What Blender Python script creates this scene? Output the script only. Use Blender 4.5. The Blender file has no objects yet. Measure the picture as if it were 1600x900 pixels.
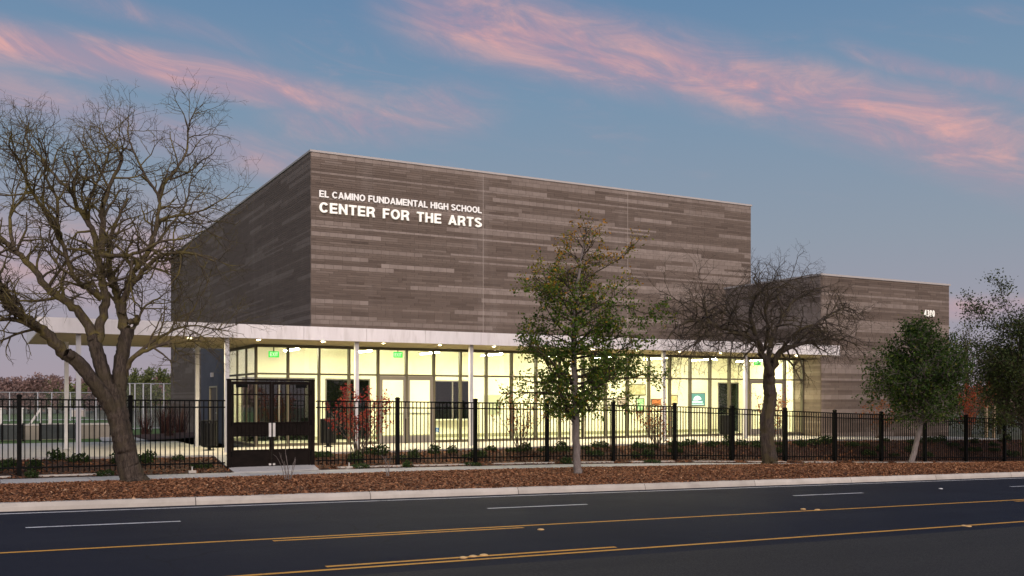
import bpy, math, random
import numpy as np
from mathutils import Vector

SC = bpy.context.scene
COL = SC.collection
R = math.radians

# ------------------------------------------------------------------ camera
FPX = 1518.0                       # focal length in pixels of the 1600 px wide photograph
CX, HY = 800.0, 622.0              # principal column, horizon row
CAMZ = 1.55                        # above the lobby floor (z = 0)
FX, FY = 0.4787, 0.8780            # view direction in plan (x along the facade, y away from the road)
cam = bpy.data.cameras.new('camera')
cam.sensor_width = 36.0
cam.lens = 36.0 * FPX / 1600.0
cam.shift_y = (HY - 450.0) / 1600.0
cam.clip_start = 0.1
cam.clip_end = 3000.0
camo = bpy.data.objects.new('camera', cam)
COL.objects.link(camo)
camo.location = (0, 0, CAMZ)
camo.rotation_euler = (R(90), 0, -math.atan2(FX, FY))
SC.camera = camo

# ------------------------------------------------------------------ world, sun, exposure
SUN_DIR = Vector((-0.17, -0.90, 0.50)).normalized()   # towards the glow of the set sun
w = bpy.data.worlds.new('World'); SC.world = w; w.use_nodes = True
nt = w.node_tree; nt.nodes.clear()

class NB:
    """tiny helper for building node graphs"""
    def __init__(s, tree): s.t = tree
    def n(s, kind, **kw):
        nd = s.t.nodes.new(kind)
        for k, v in kw.items(): setattr(nd, k, v)
        return nd
    def put(s, sock, v):
        if isinstance(v, bpy.types.NodeSocket): s.t.links.new(v, sock)
        elif v is not None: sock.default_value = v
    def m(s, op, a, b=None, c=None, clamp=False):
        nd = s.n('ShaderNodeMath', operation=op); nd.use_clamp = clamp
        s.put(nd.inputs[0], a)
        if b is not None: s.put(nd.inputs[1], b)
        if c is not None: s.put(nd.inputs[2], c)
        return nd.outputs[0]
    def sstep(s, v, a, b):
        nd = s.n('ShaderNodeMapRange', interpolation_type='SMOOTHSTEP')
        s.put(nd.inputs['Value'], v); s.put(nd.inputs['From Min'], a); s.put(nd.inputs['From Max'], b)
        return nd.outputs[0]
    def mix(s, fac, a, b, bt='MIX'):
        nd = s.n('ShaderNodeMix', data_type='RGBA', blend_type=bt)
        s.put(nd.inputs[0], fac)
        for i, v in ((6, a), (7, b)):
            if isinstance(v, tuple) and len(v) == 3: v = (*v, 1)
            s.put(nd.inputs[i], v)
        return nd.outputs[2]
    def noise(s, vec, scale, detail=4, rough=0.55, dist=0.0):
        nd = s.n('ShaderNodeTexNoise')
        if vec is not None: s.put(nd.inputs['Vector'], vec)
        nd.inputs['Scale'].default_value = scale; nd.inputs['Detail'].default_value = detail
        nd.inputs['Roughness'].default_value = rough; nd.inputs['Distortion'].default_value = dist
        return nd.outputs[0]
    def ramp(s, v, stops, interp='LINEAR'):
        nd = s.n('ShaderNodeValToRGB'); nd.color_ramp.interpolation = interp
        e = nd.color_ramp.elements
        while len(e) < len(stops): e.new(0.5)
        for el, (p, c) in zip(e, stops): el.position = p; el.color = (*c, 1)
        s.put(nd.inputs[0], v)
        return nd.outputs[0]
    def comb(s, x, y, z):
        nd = s.n('ShaderNodeCombineXYZ')
        for i, v in enumerate((x, y, z)): s.put(nd.inputs[i], v)
        return nd.outputs[0]

def lin(r, g, b):
    f = lambda c: (c/255/12.92) if c/255 <= 0.04045 else ((c/255+0.055)/1.055)**2.4
    return (f(r), f(g), f(b))

b = NB(nt)
geo = b.n('ShaderNodeTexCoord')
sep = b.n('ShaderNodeSeparateXYZ'); nt.links.new(geo.outputs['Generated'], sep.inputs[0])
dx, dy, dz = sep.outputs
az = b.m('MULTIPLY', b.m('ARCTAN2', dx, dy), 180/math.pi)          # degrees from +Y towards +X
el = b.m('MULTIPLY', b.m('ARCSINE', dz), 180/math.pi)
eln = b.m('DIVIDE', el, 90.0, clamp=True)
base = b.ramp(eln, [(0.0, lin(168, 154, 164)), (0.045, lin(157, 154, 167)), (0.10, lin(142, 153, 168)),
                    (0.19, lin(119, 146, 172)), (0.26, lin(97, 132, 168)), (1.0, lin(60, 92, 140))])
sky = b.n('ShaderNodeTexSky', sky_type='NISHITA')
sky.sun_disc = False
sky.sun_elevation = R(2.0)
sky.sun_rotation = math.atan2(SUN_DIR.x, SUN_DIR.y)
sky.air_density = 1.2; sky.dust_density = 2.0; sky.ozone_density = 2.0
nish = b.mix(1.0, sky.outputs[0], (0.05, 0.05, 0.05), 'MULTIPLY')
skycol = b.mix(0.07, base, nish)
# thin high cloud: streaks stretched along the sky
fall = b.m('ADD', 0.12, dz)
px_ = b.m('DIVIDE', dx, fall); py_ = b.m('DIVIDE', dy, fall)
azr = b.m('SUBTRACT', az, math.degrees(math.atan2(FX, FY)))
# streak space: rotate so that x runs along the bands (they fall to the right)
def streak(ang, sx, sy, off):
    ca, sa = math.cos(R(ang)), math.sin(R(ang))
    u = b.m('ADD', b.m('MULTIPLY', azr, ca), b.m('MULTIPLY', el, sa))
    v = b.m('SUBTRACT', b.m('MULTIPLY', el, ca), b.m('MULTIPLY', azr, sa))
    return b.comb(b.m('MULTIPLY', u, sx), b.m('MULTIPLY', v, sy), off)
fine = b.noise(streak(-12, 0.14, 0.50, 3.1), 1.0, 9, 0.66, 0.9)
fine2 = b.noise(streak(-24, 0.22, 0.60, 9.3), 1.0, 9, 0.68, 1.3)
big = b.noise(streak(-8, 0.05, 0.20, 5.7), 1.0, 5, 0.55, 0.3)
def band(a0, e0, slope, curve, width, lo, hi, soft, gain, nz, wgrow=0.0, floor_=0.22):
    da = b.m('SUBTRACT', azr, a0)
    ec = b.m('ADD', e0, b.m('ADD', b.m('MULTIPLY', da, slope), b.m('MULTIPLY', b.m('MULTIPLY', da, da), curve)))
    wob = b.m('MULTIPLY', b.m('SUBTRACT', big, 0.5), 2.2)
    d = b.m('ABSOLUTE', b.m('ADD', b.m('SUBTRACT', el, ec), wob))
    wd = b.m('ADD', width, b.m('MULTIPLY', da, wgrow))
    core = b.m('SUBTRACT', 1.0, b.sstep(d, 0.0, wd))
    along = b.m('MULTIPLY', b.sstep(azr, lo, lo+soft), b.m('SUBTRACT', 1.0, b.sstep(azr, hi-soft, hi)))
    tex = b.sstep(nz, 0.25, 0.74)
    return b.m('MULTIPLY', b.m('MULTIPLY', core, along), b.m('MULTIPLY', b.m('ADD', floor_, b.m('MULTIPLY', tex, 1.15-floor_)), gain))
mixn = b.m('ADD', b.m('MULTIPLY', fine, 0.55), b.m('MULTIPLY', fine2, 0.45))
c = band(11.0, 18.2, -0.28, -0.004, 3.0, -10, 32, 8, 1.05, mixn, 0.02)
c = b.m('MAXIMUM', c, band(24, 16.9, -0.40, 0.0, 1.0, 17, 38, 6, 0.75, fine))
c = b.m('MAXIMUM', c, band(-22, 17.8, -0.03, -0.003, 1.7, -60, -4, 12, 0.95, fine, 0.0, 0.5))
c = b.m('MAXIMUM', c, band(-20, 14.4, -0.16, -0.003, 2.0, -50, -6, 10, 0.55, fine, 0.0, 0.4))
c = b.m('MAXIMUM', c, band(-6, 16.4, 0.10, 0.0, 2.4, -16, 1, 6, 0.55, fine2))
c = b.m('MAXIMUM', c, band(-24, 20.6, -0.15, 0.0, 1.0, -55, -10, 10, 0.35, fine))
c = b.m('MAXIMUM', c, band(-22, 7.6, -0.05, 0.0, 5.0, -60, -6, 14, 0.42, fine, 0.0, 0.6))
c = b.m('MAXIMUM', c, band(27, 4.6, 0.0, 0.0, 1.0, 18, 45, 6, 0.45, fine))
veil = b.m('MULTIPLY', b.sstep(big, 0.50, 0.75), b.m('MULTIPLY', b.sstep(fine, 0.42, 0.72), 0.30))
c = b.m('MAXIMUM', c, b.m('MULTIPLY', veil, b.sstep(el, 2.0, 9.0)))
c = b.m('MINIMUM', c, 1.0)
cloudcol = b.mix(b.sstep(fine, 0.4, 0.7), lin(186, 146, 160), lin(226, 168, 160))
final = b.mix(b.m('MULTIPLY', c, 0.82), skycol, cloudcol)
bg = b.n('ShaderNodeBackground'); nt.links.new(final, bg.inputs[0]); bg.inputs[1].default_value = 1.0
out = b.n('ShaderNodeOutputWorld'); nt.links.new(bg.outputs[0], out.inputs[0])

sun = bpy.data.lights.new('sun', 'SUN'); sun.energy = 3.4; sun.angle = R(64); sun.color = (1.0, 0.84, 0.76)
suno = bpy.data.objects.new('sun', sun); COL.objects.link(suno)
suno.rotation_euler = (-SUN_DIR).to_track_quat('-Z', 'Y').to_euler()

vs = SC.view_settings
vs.view_transform = 'Standard'; vs.look = 'None'; vs.exposure = 0.12; vs.gamma = 1.0
SC.render.engine = 'CYCLES'
SC.cycles.use_denoising = True
SC.cycles.max_bounces = 8
SC.cycles.diffuse_bounces = 4
SC.cycles.glossy_bounces = 3
SC.cycles.transparent_max_bounces = 24
SC.cycles.sample_clamp_indirect = 4.0
SC.cycles.caustics_reflective = False
SC.cycles.caustics_refractive = False

# ------------------------------------------------------------------ helpers
def at(px, py, Y):
    """point on the plane y = Y seen at a pixel of the 1600 x 900 photograph"""
    r = (px - CX) / FPX
    d = (FX + FY*r, FY - FX*r, (HY - py) / FPX)
    t = Y / d[1]
    return Vector((d[0]*t, Y, CAMZ + d[2]*t))

def xat(px, Y): return at(px, HY, Y).x

def tag(o, label=None, cat=None, group=None, kind=None):
    if label: o['label'] = label
    if cat: o['category'] = cat
    if group: o['group'] = group
    if kind: o['kind'] = kind
    return o

def empty(name, loc=(0, 0, 0), label=None, cat=None, group=None):
    o = bpy.data.objects.new(name, None); COL.objects.link(o); o.location = loc
    o.empty_display_size = 0.2
    return tag(o, label, cat, group)

def link(o, parent=None):
    COL.objects.link(o)
    if parent is not None:
        o.parent = parent
        q = parent; off = Vector((0, 0, 0))
        while q is not None: off += Vector(q.location); q = q.parent
        o.location = Vector(o.location) - off
    return o

def mesh_np(name, V, F, mat, tone=None, smooth=False):
    """V (n,3), F (m,k) arrays"""
    V = np.asarray(V, dtype=np.float32); F = np.asarray(F, dtype=np.int32)
    me = bpy.data.meshes.new(name)
    k = F.shape[1]
    me.vertices.add(len(V)); me.vertices.foreach_set('co', V.ravel())
    me.loops.add(F.size); me.loops.foreach_set('vertex_index', F.ravel())
    me.polygons.add(len(F))
    me.polygons.foreach_set('loop_start', np.arange(0, F.size, k, dtype=np.int32))
    me.polygons.foreach_set('use_smooth', np.full(len(F), bool(smooth)))
    me.update(calc_edges=True)
    if tone is not None:
        a = me.attributes.new('tone', 'FLOAT', 'FACE')
        a.data.foreach_set('value', np.asarray(tone, dtype=np.float32))
    if mat: me.materials.append(mat)
    return me

BOXF = np.array([[0,3,2,1],[4,5,6,7],[0,1,5,4],[1,2,6,5],[2,3,7,6],[3,0,4,7]])
class MB:
    """collects boxes / bars / discs into one mesh"""
    def __init__(s): s.V = []; s.F = []; s.T = []; s.n = 0
    def raw(s, V, F, tone=0.5):
        s.V.append(np.asarray(V, float)); F = np.asarray(F) + s.n; s.F.append(F); s.n += len(V)
        s.T.append(np.full(len(F), tone)); return s
    def box(s, x0, x1, y0, y1, z0, z1, tone=0.5):
        return s.raw([(x0,y0,z0),(x1,y0,z0),(x1,y1,z0),(x0,y1,z0),(x0,y0,z1),(x1,y0,z1),(x1,y1,z1),(x0,y1,z1)], BOXF, tone)
    def hexa(s, pts, tone=0.5): return s.raw(pts, BOXF, tone)
    def bar(s, a, c, w, h):
        """rectangular bar from a to c, w sideways, h upwards"""
        a = Vector(a); c = Vector(c); d = (c-a).normalized()
        up = Vector((0,0,1)) if abs(d.z) < 0.9 else Vector((0,1,0))
        sd = d.cross(up).normalized()*w/2; uu = sd.cross(d).normalized()*h/2
        return s.raw([a-sd-uu, a+sd-uu, c+sd-uu, c-sd-uu, a-sd+uu, a+sd+uu, c+sd+uu, c-sd+uu], BOXF)
    def tube(s, pts, rad, n=8, cap=True):
        V, F = tube_arr(np.array([tuple(p) for p in pts], float), np.broadcast_to(np.asarray(rad, float), (len(pts),)), n)
        k = len(pts)
        s.raw(V, F)
        if cap:   # fan of quads (degenerate-free): centre vertex trick with quads of pairs
            for ring, rev in ((0, True), (k-1, False)):
                c0 = V[ring*n:(ring+1)*n]; mid = c0.mean(0)
                VV = np.vstack([c0, mid]); FF = []
                for i in range(0, n, 2):
                    q = [i, (i+1) % n, (i+2) % n, n]
                    FF.append(q[::-1] if rev else q)
                s.raw(VV, FF)
        return s
    def obj(s, name, mat, parent=None, smooth=False):
        me = mesh_np(name, np.vstack(s.V), np.vstack(s.F), mat, np.concatenate(s.T), smooth)
        return link(bpy.data.objects.new(name, me), parent)

def tube_arr(P, rad, n):
    k = len(P)
    T = np.gradient(P, axis=0); T /= np.linalg.norm(T, axis=1, keepdims=True) + 1e-9
    ref = np.array([0.31, 0.17, 0.93]) if abs(T[:, 2]).mean() < 0.8 else np.array([1.0, 0.2, 0.0])
    A = np.cross(T, ref); A /= np.linalg.norm(A, axis=1, keepdims=True) + 1e-9
    B = np.cross(T, A)
    ang = np.linspace(0, 2*np.pi, n, endpoint=False)
    V = P[:, None, :] + rad[:, None, None]*(A[:, None, :]*np.cos(ang)[None, :, None] + B[:, None, :]*np.sin(ang)[None, :, None])
    i = np.arange(k-1)[:, None]*n; j = np.arange(n)[None, :]; j2 = (j+1) % n
    F = np.stack([i+j, i+j2, i+n+j2, i+n+j], -1).reshape(-1, 4)
    return V.reshape(-1, 3), F

# ------------------------------------------------------------------ materials
def mat(name, col=(0.5, 0.5, 0.5), rough=0.7, metal=0.0, spec=None, emit=None, estr=1.0):
    m = bpy.data.materials.new(name); m.use_nodes = True
    p = m.node_tree.nodes['Principled BSDF']
    p.inputs['Base Color'].default_value = (*col, 1)
    p.inputs['Roughness'].default_value = rough; p.inputs['Metallic'].default_value = metal
    if spec is not None: p.inputs['Specular IOR Level'].default_value = spec
    if emit: p.inputs['Emission Color'].default_value = (*emit, 1); p.inputs['Emission Strength'].default_value = estr
    return m

def nodes(m): return NB(m.node_tree), m.node_tree.nodes['Principled BSDF']
def pos(B):
    g = B.n('ShaderNodeNewGeometry'); return g.outputs['Position']
def scaled(B, v, s):
    nd = B.n('ShaderNodeVectorMath', operation='MULTIPLY'); B.put(nd.inputs[0], v); nd.inputs[1].default_value = s
    return nd.outputs[0]
def attr(B, name='tone'):
    return B.n('ShaderNodeAttribute', attribute_name=name).outputs['Fac']
def bump(B, p, h, strength=0.3, dist=0.02):
    nd = B.n('ShaderNodeBump'); nd.inputs['Strength'].default_value = strength; nd.inputs['Distance'].default_value = dist
    B.put(nd.inputs['Height'], h); B.put(p.inputs['Normal'], nd.outputs[0])

def mottled(name, c1, c2, scale, rough=0.8, detail=5, bs=0.3, bd=0.01, stretch=(1, 1, 1), spec=0.3, c3=None, s3=0.3):
    m = mat(name, c1, rough, spec=spec); B, p = nodes(m)
    v = scaled(B, pos(B), stretch)
    n = B.noise(v, scale, detail, 0.6)
    col = B.mix(B.sstep(n, 0.35, 0.65), c1, c2)
    if c3:
        n3 = B.noise(v, s3, 4, 0.6)
        col = B.mix(B.sstep(n3, 0.48, 0.70), col, c3)
    B.put(p.inputs['Base Color'], col)
    if bs: bump(B, p, n, bs, bd)
    return m

M = {}
# masonry: tone 0 dark .. 1 light
m = mat('block_masonry', (0.2, 0.17, 0.15), 0.88, spec=0.25); B, p = nodes(m)
col = B.ramp(attr(B), [(0.0, (0.082, 0.060, 0.047)), (0.45, (0.148, 0.113, 0.091)), (0.7, (0.212, 0.170, 0.144)), (1.0, (0.305, 0.252, 0.218))])
n1 = B.noise(pos(B), 3.5, 6, 0.7); n2 = B.noise(pos(B), 38, 3, 0.6)
n3 = B.noise(scaled(B, pos(B), (1.0, 1.0, 0.15)), 0.5, 4, 0.6)
col = B.mix(B.m('MULTIPLY', B.sstep(n1, 0.35, 0.75), 0.30), col, (0.09, 0.075, 0.066))
col = B.mix(B.m('MULTIPLY', B.sstep(n3, 0.52, 0.75), 0.22), col, (0.30, 0.26, 0.235))
B.put(p.inputs['Base Color'], col); bump(B, p, n2, 0.5, 0.006); M['block'] = m
M['mortar'] = mottled('mortar', (0.15, 0.118, 0.098), (0.12, 0.094, 0.08), 6, 0.95, bs=0)
M['coping'] = mat('coping_metal', (0.40, 0.37, 0.35), 0.6, 0.0, 0.2)
M['seal'] = mat('joint_sealant', (0.36, 0.31, 0.27), 0.8)
M['fascia'] = mottled('fascia_panel', (0.78, 0.74, 0.73), (0.72, 0.68, 0.67), 1.2, 0.5, bs=0, stretch=(2.5, 1, 0.5), c3=(0.64, 0.60, 0.58), s3=2.2)
M['soffit'] = mottled('soffit', (0.30, 0.24, 0.14), (0.26, 0.21, 0.12), 2.5, 0.75, bs=0)
M['column'] = mottled('column_paint', (0.56, 0.545, 0.55), (0.50, 0.49, 0.49), 1.5, 0.5, bs=0)
M['mullion'] = mat('mullion_aluminium', (0.085, 0.075, 0.058), 0.55, 0.0, 0.15)
M['door_frame'] = mat('door_frame_aluminium', (0.15, 0.135, 0.135), 0.5, 0.0, 0.2)
M['steel'] = mat('brushed_steel', (0.65, 0.63, 0.60), 0.3, 0.9)
M['lobby_wall'] = mottled('lobby_wall_paint', (0.84, 0.80, 0.66), (0.82, 0.78, 0.64), 0.6, 0.7, bs=0)
M['lobby_floor'] = mottled('lobby_floor', (0.42, 0.41, 0.34), (0.36, 0.35, 0.29), 1.2, 0.35, bs=0)
M['lobby_ceiling'] = mat('lobby_ceiling', (0.80, 0.78, 0.68), 0.8)
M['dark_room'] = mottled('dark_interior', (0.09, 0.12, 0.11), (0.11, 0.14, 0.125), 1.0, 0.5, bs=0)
M['tube_light'] = mat('tube_light', (1, 1, 1), 0.5, emit=(1.0, 0.89, 0.62), estr=370)
M['downlight'] = mat('downlight_lens', (1, 1, 1), 0.5, emit=(1.0, 0.84, 0.52), estr=2600)
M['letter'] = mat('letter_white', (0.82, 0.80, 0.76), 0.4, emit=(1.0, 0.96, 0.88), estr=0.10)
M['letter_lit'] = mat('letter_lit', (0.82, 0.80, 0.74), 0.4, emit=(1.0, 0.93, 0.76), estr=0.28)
M['exit'] = mat('exit_green', (0.0, 0.20, 0.02), 0.4, emit=(0.0, 0.75, 0.06), estr=1.2)
M['exit_text'] = mat('exit_text', (0.9, 0.95, 0.9), 0.4, emit=(0.7, 1.0, 0.75), estr=0.8)
M['black_metal'] = mottled('black_fence_paint', (0.0035, 0.0035, 0.0035), (0.006, 0.006, 0.0055), 9, 0.55, bs=0, spec=0.05)
M['gate_metal'] = mottled('dark_brown_gate_paint', (0.0055, 0.0038, 0.003), (0.009, 0.006, 0.005), 5, 0.55, bs=0, spec=0.06)
M['bin'] = mottled('black_bin_slats', (0.007, 0.007, 0.007), (0.011, 0.011, 0.011), 12, 0.5, bs=0, spec=0.15)
M['white_post'] = mottled('weathered_white_paint', (0.62, 0.60, 0.57), (0.5, 0.48, 0.45), 4, 0.7, bs=0)

# glass: thin architectural pane
m = bpy.data.materials.new('window_glass'); m.use_nodes = True; M['glass'] = m
T = m.node_tree; T.nodes.clear(); B = NB(T)
tr = B.n('ShaderNodeBsdfTransparent'); tr.inputs[0].default_value = (0.93, 0.96, 0.90, 1)
gl = B.n('ShaderNodeBsdfGlossy'); gl.inputs['Roughness'].default_value = 0.015; gl.inputs[0].default_value = (0.95, 0.95, 0.95, 1)
fc = B.n('ShaderNodeLayerWeight'); fc.inputs[0].default_value = 0.5
fz = B.m('ADD', 0.075, B.m('MULTIPLY', B.m('POWER', fc.outputs['Facing'], 5.0), 0.9))
mx = B.n('ShaderNodeMixShader'); T.links.new(fz, mx.inputs[0]); T.links.new(tr.outputs[0], mx.inputs[1]); T.links.new(gl.outputs[0], mx.inputs[2])
o_ = B.n('ShaderNodeOutputMaterial'); T.links.new(mx.outputs[0], o_.inputs[0])

m = bpy.data.materials.new('tinted_glass'); m.use_nodes = True; M['tinted'] = m
T = m.node_tree; T.nodes.clear(); B = NB(T)
tr = B.n('ShaderNodeBsdfTransparent'); tr.inputs[0].default_value = (0.42, 0.50, 0.46, 1)
gl = B.n('ShaderNodeBsdfGlossy'); gl.inputs['Roughness'].default_value = 0.05; gl.inputs[0].default_value = (0.8, 0.85, 0.8, 1)
mx = B.n('ShaderNodeMixShader'); mx.inputs[0].default_value = 0.02; T.links.new(tr.outputs[0], mx.inputs[1]); T.links.new(gl.outputs[0], mx.inputs[2])
o_ = B.n('ShaderNodeOutputMaterial'); T.links.new(mx.outputs[0], o_.inputs[0])

# ground materials
m = mat('asphalt_dark', (0.03, 0.03, 0.035), 0.82, spec=0.12); M['asphalt'] = m; B, p = nodes(m)
P_ = pos(B)
n1 = B.noise(P_, 260, 2, 0.5); n2 = B.noise(scaled(B, P_, (0.06, 1.4, 1)), 1.0, 5, 0.6); n4 = B.noise(P_, 0.35, 5, 0.6)
col = B.mix(B.sstep(n1, 0.35, 0.75), (0.0095, 0.0105, 0.019), (0.021, 0.0225, 0.034))
col = B.mix(B.m('MULTIPLY', B.sstep(n2, 0.45, 0.75), 0.35), col, (0.023, 0.024, 0.034))
col = B.mix(B.m('MULTIPLY', B.sstep(n4, 0.5, 0.8), 0.4), col, (0.009, 0.0095, 0.016))
# scuffs and drips along the wheel paths, fine hairline cracks
n5 = B.noise(scaled(B, P_, (0.35, 3.0, 1)), 2.2, 6, 0.7, 0.5)
col = B.mix(B.m('MULTIPLY', B.sstep(n5, 0.60, 0.74), 0.45), col, (0.036, 0.037, 0.046))
vc = B.n('ShaderNodeTexVoronoi', feature='DISTANCE_TO_EDGE'); vc.inputs['Scale'].default_value = 0.33
wv = B.n('ShaderNodeVectorMath', operation='ADD'); B.put(wv.inputs[0], P_); B.put(wv.inputs[1], scaled(B, B.n('ShaderNodeTexNoise').outputs[1], (1.5, 1.5, 1.5))); B.put(vc.inputs['Vector'], wv.outputs[0])
col = B.mix(B.m('MULTIPLY', B.m('LESS_THAN', vc.outputs['Distance'], 0.0035), 0.6), col, (0.008, 0.008, 0.010))
B.put(p.inputs['Base Color'], col); bump(B, p, n1, 0.6, 0.006)
B.put(p.inputs['Roughness'], B.m('ADD', 0.70, B.m('MULTIPLY', n4, 0.2)))
m = mat('asphalt_worn', (0.05, 0.05, 0.05), 0.85, spec=0.12); M['asphalt_old'] = m; B, p = nodes(m)
P_ = pos(B)
n1 = B.noise(P_, 34, 6, 0.85); n2 = B.noise(scaled(B, P_, (0.05, 0.9, 1)), 1.0, 5, 0.6)
vo = B.n('ShaderNodeTexVoronoi'); vo.inputs['Scale'].default_value = 26; B.put(vo.inputs['Vector'], P_)
col = B.mix(B.sstep(n1, 0.3, 0.75), (0.020, 0.019, 0.019), (0.062, 0.058, 0.054))
col = B.mix(B.m('MULTIPLY', B.sstep(vo.outputs['Distance'], 0.35, 0.0), 0.35), col, (0.10, 0.09, 0.08))
col = B.mix(B.m('MULTIPLY', B.sstep(n2, 0.45, 0.75), 0.5), col, (0.024, 0.023, 0.024))
B.put(p.inputs['Base Color'], col); bump(B, p, n1, 0.8, 0.01)

def concrete(name, c1, c2, dirt):
    m = mat(name, c1, 0.85, spec=0.25); B, p = nodes(m); P_ = pos(B)
    n1 = B.noise(P_, 1.6, 6, 0.65); n2 = B.noise(P_, 90, 3, 0.6); n3 = B.noise(scaled(B, P_, (0.5, 2.0, 1)), 2.0, 5, 0.7)
    oi = B.n('ShaderNodeObjectInfo').outputs['Random']
    col = B.mix(B.sstep(n1, 0.3, 0.7), c1, c2)
    col = B.mix(B.m('MULTIPLY', B.sstep(n3, 0.55, 0.8), 0.5), col, dirt)
    col = B.mix(B.m('MULTIPLY', oi, 0.22), col, dirt)
    col = B.mix(B.m('MULTIPLY', B.sstep(n2, 0.5, 0.9), 0.25), col, dirt)
    B.put(p.inputs['Base Color'], col); bump(B, p, n2, 0.4, 0.004)
    return m
M['kerb'] = concrete('kerb_concrete', (0.52, 0.475, 0.42), (0.41, 0.37, 0.325), (0.13, 0.115, 0.10))
M['walk'] = concrete('sidewalk_concrete', (0.45, 0.435, 0.425), (0.38, 0.37, 0.36), (0.20, 0.19, 0.18))
M['plaza'] = concrete('plaza_concrete', (0.46, 0.43, 0.39), (0.41, 0.385, 0.35), (0.30, 0.28, 0.25))
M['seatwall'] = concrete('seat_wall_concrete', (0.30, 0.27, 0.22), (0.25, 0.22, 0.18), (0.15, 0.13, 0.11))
M['mulch'] = mottled('mulch_bark', (0.115, 0.048, 0.026), (0.055, 0.024, 0.015), 22, 0.95, 6, 0.9, 0.03, c3=(0.075, 0.038, 0.024), s3=0.6)
M['bed'] = mottled('bed_mulch_dark', (0.075, 0.038, 0.026), (0.036, 0.020, 0.014), 16, 0.95, 6, 0.9, 0.03)
M['lawn'] = mottled('lawn_grass', (0.06, 0.12, 0.028), (0.095, 0.145, 0.04), 9, 0.95, 6, 0.6, 0.03, c3=(0.11, 0.105, 0.05), s3=0.09)
M['ground'] = mottled('dry_ground', (0.11, 0.10, 0.065), (0.08, 0.085, 0.045), 0.4, 0.95, 6, 0.3, 0.03)
m = mat('mulch_chip', (0.2, 0.08, 0.04), 0.9, spec=0.2); B, p = nodes(m)
B.put(p.inputs['Base Color'], B.ramp(attr(B), [(0.0, (0.060, 0.026, 0.014)), (0.45, (0.225, 0.092, 0.042)), (0.8, (0.41, 0.20, 0.095)), (1.0, (0.64, 0.43, 0.26))])); M['chip'] = m
def worn_paint(name, c, thr):
    m = mat(name, c, 0.7, spec=0.3); B, p = nodes(m)
    n = B.noise(pos(B), 30, 5, 0.7); n2 = B.noise(pos(B), 3, 4, 0.6)
    k = B.m('MULTIPLY', B.sstep(B.m('ADD', B.m('MULTIPLY', n, 0.6), B.m('MULTIPLY', n2, 0.4)), thr, thr+0.14), 0.8)
    B.put(p.inputs['Base Color'], B.mix(k, c, (0.06, 0.055, 0.055)))
    return m
M['yellow'] = worn_paint('yellow_road_paint', (0.62, 0.30, 0.045), 0.52)
M['white'] = worn_paint('white_road_paint', (0.62, 0.61, 0.62), 0.50)
M['dot_y'] = mat('yellow_marker_ceramic', (0.60, 0.36, 0.13), 0.45)
M['dot_w'] = mat('white_marker_ceramic', (0.62, 0.60, 0.58), 0.45)

def bark(name, c1, c2, moss=None, mossz=(0.0, 1.0)):
    m = mat(name, c1, 0.95, spec=0.15); B, p = nodes(m); P_ = pos(B)
    n = B.noise(scaled(B, P_, (1, 1, 0.22)), 22, 6, 0.7, 0.4); n2 = B.noise(P_, 3.0, 4, 0.6)
    col = B.mix(B.sstep(n, 0.35, 0.65), c1, c2)
    if moss: col = B.mix(B.m('MULTIPLY', B.sstep(n2, 0.42, 0.62), 0.75), col, moss)
    B.put(p.inputs['Base Color'], col); bump(B, p, n, 1.0, 0.04)
    return m
M['bark_big'] = bark('lichen_bark', (0.058, 0.044, 0.032), (0.115, 0.090, 0.062), (0.150, 0.122, 0.036))
M['bark_dark'] = bark('dark_bark', (0.036, 0.028, 0.024), (0.072, 0.057, 0.047), (0.062, 0.050, 0.024))
M['bark_trunk'] = bark('furrowed_trunk_bark', (0.030, 0.023, 0.019), (0.088, 0.068, 0.054), (0.060, 0.048, 0.030))
M['bark_young'] = bark('smooth_grey_bark', (0.15, 0.125, 0.115), (0.21, 0.18, 0.165))
M['bark_twig'] = bark('twig_bark', (0.10, 0.07, 0.055), (0.16, 0.12, 0.09))
def leaf(name, stops, rough=0.55):
    m = mat(name, stops[0][1], rough, spec=0.12); B, p = nodes(m)
    col = B.ramp(attr(B), stops)
    B.put(p.inputs['Base Color'], col)
    # a little light through the leaf
    t_ = B.n('ShaderNodeBsdfTranslucent'); B.put(t_.inputs[0], col)
    mxs = B.n('ShaderNodeMixShader'); mxs.inputs[0].default_value = 0.25
    T = m.node_tree; o = [x for x in T.nodes if x.type == 'OUTPUT_MATERIAL'][0]
    T.links.new(p.outputs[0], mxs.inputs[1]); T.links.new(t_.outputs[0], mxs.inputs[2]); T.links.new(mxs.outputs[0], o.inputs[0])
    return m
M['leaf_oak'] = leaf('oak_leaf', [(0, (0.026, 0.058, 0.008)), (0.4, (0.062, 0.108, 0.013)), (0.7, (0.155, 0.145, 0.018)), (0.88, (0.29, 0.165, 0.020)), (1, (0.33, 0.15, 0.022))])
M['leaf_dark'] = leaf('evergreen_leaf', [(0, (0.022, 0.034, 0.011)), (0.5, (0.050, 0.066, 0.018)), (0.85, (0.105, 0.105, 0.028)), (1, (0.18, 0.135, 0.04))])
M['leaf_green'] = leaf('glossy_green_leaf', [(0, (0.014, 0.032, 0.007)), (0.5, (0.036, 0.066, 0.012)), (0.85, (0.085, 0.105, 0.02)), (1, (0.15, 0.13, 0.03))])
M['leaf_red'] = leaf('red_leaf', [(0, (0.12, 0.015, 0.016)), (0.6, (0.28, 0.034, 0.028)), (1, (0.38, 0.10, 0.035))])
M['leaf_rust'] = leaf('rust_leaf', [(0, (0.14, 0.042, 0.018)), (0.6, (0.27, 0.085, 0.026)), (1, (0.38, 0.18, 0.04))])
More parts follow.
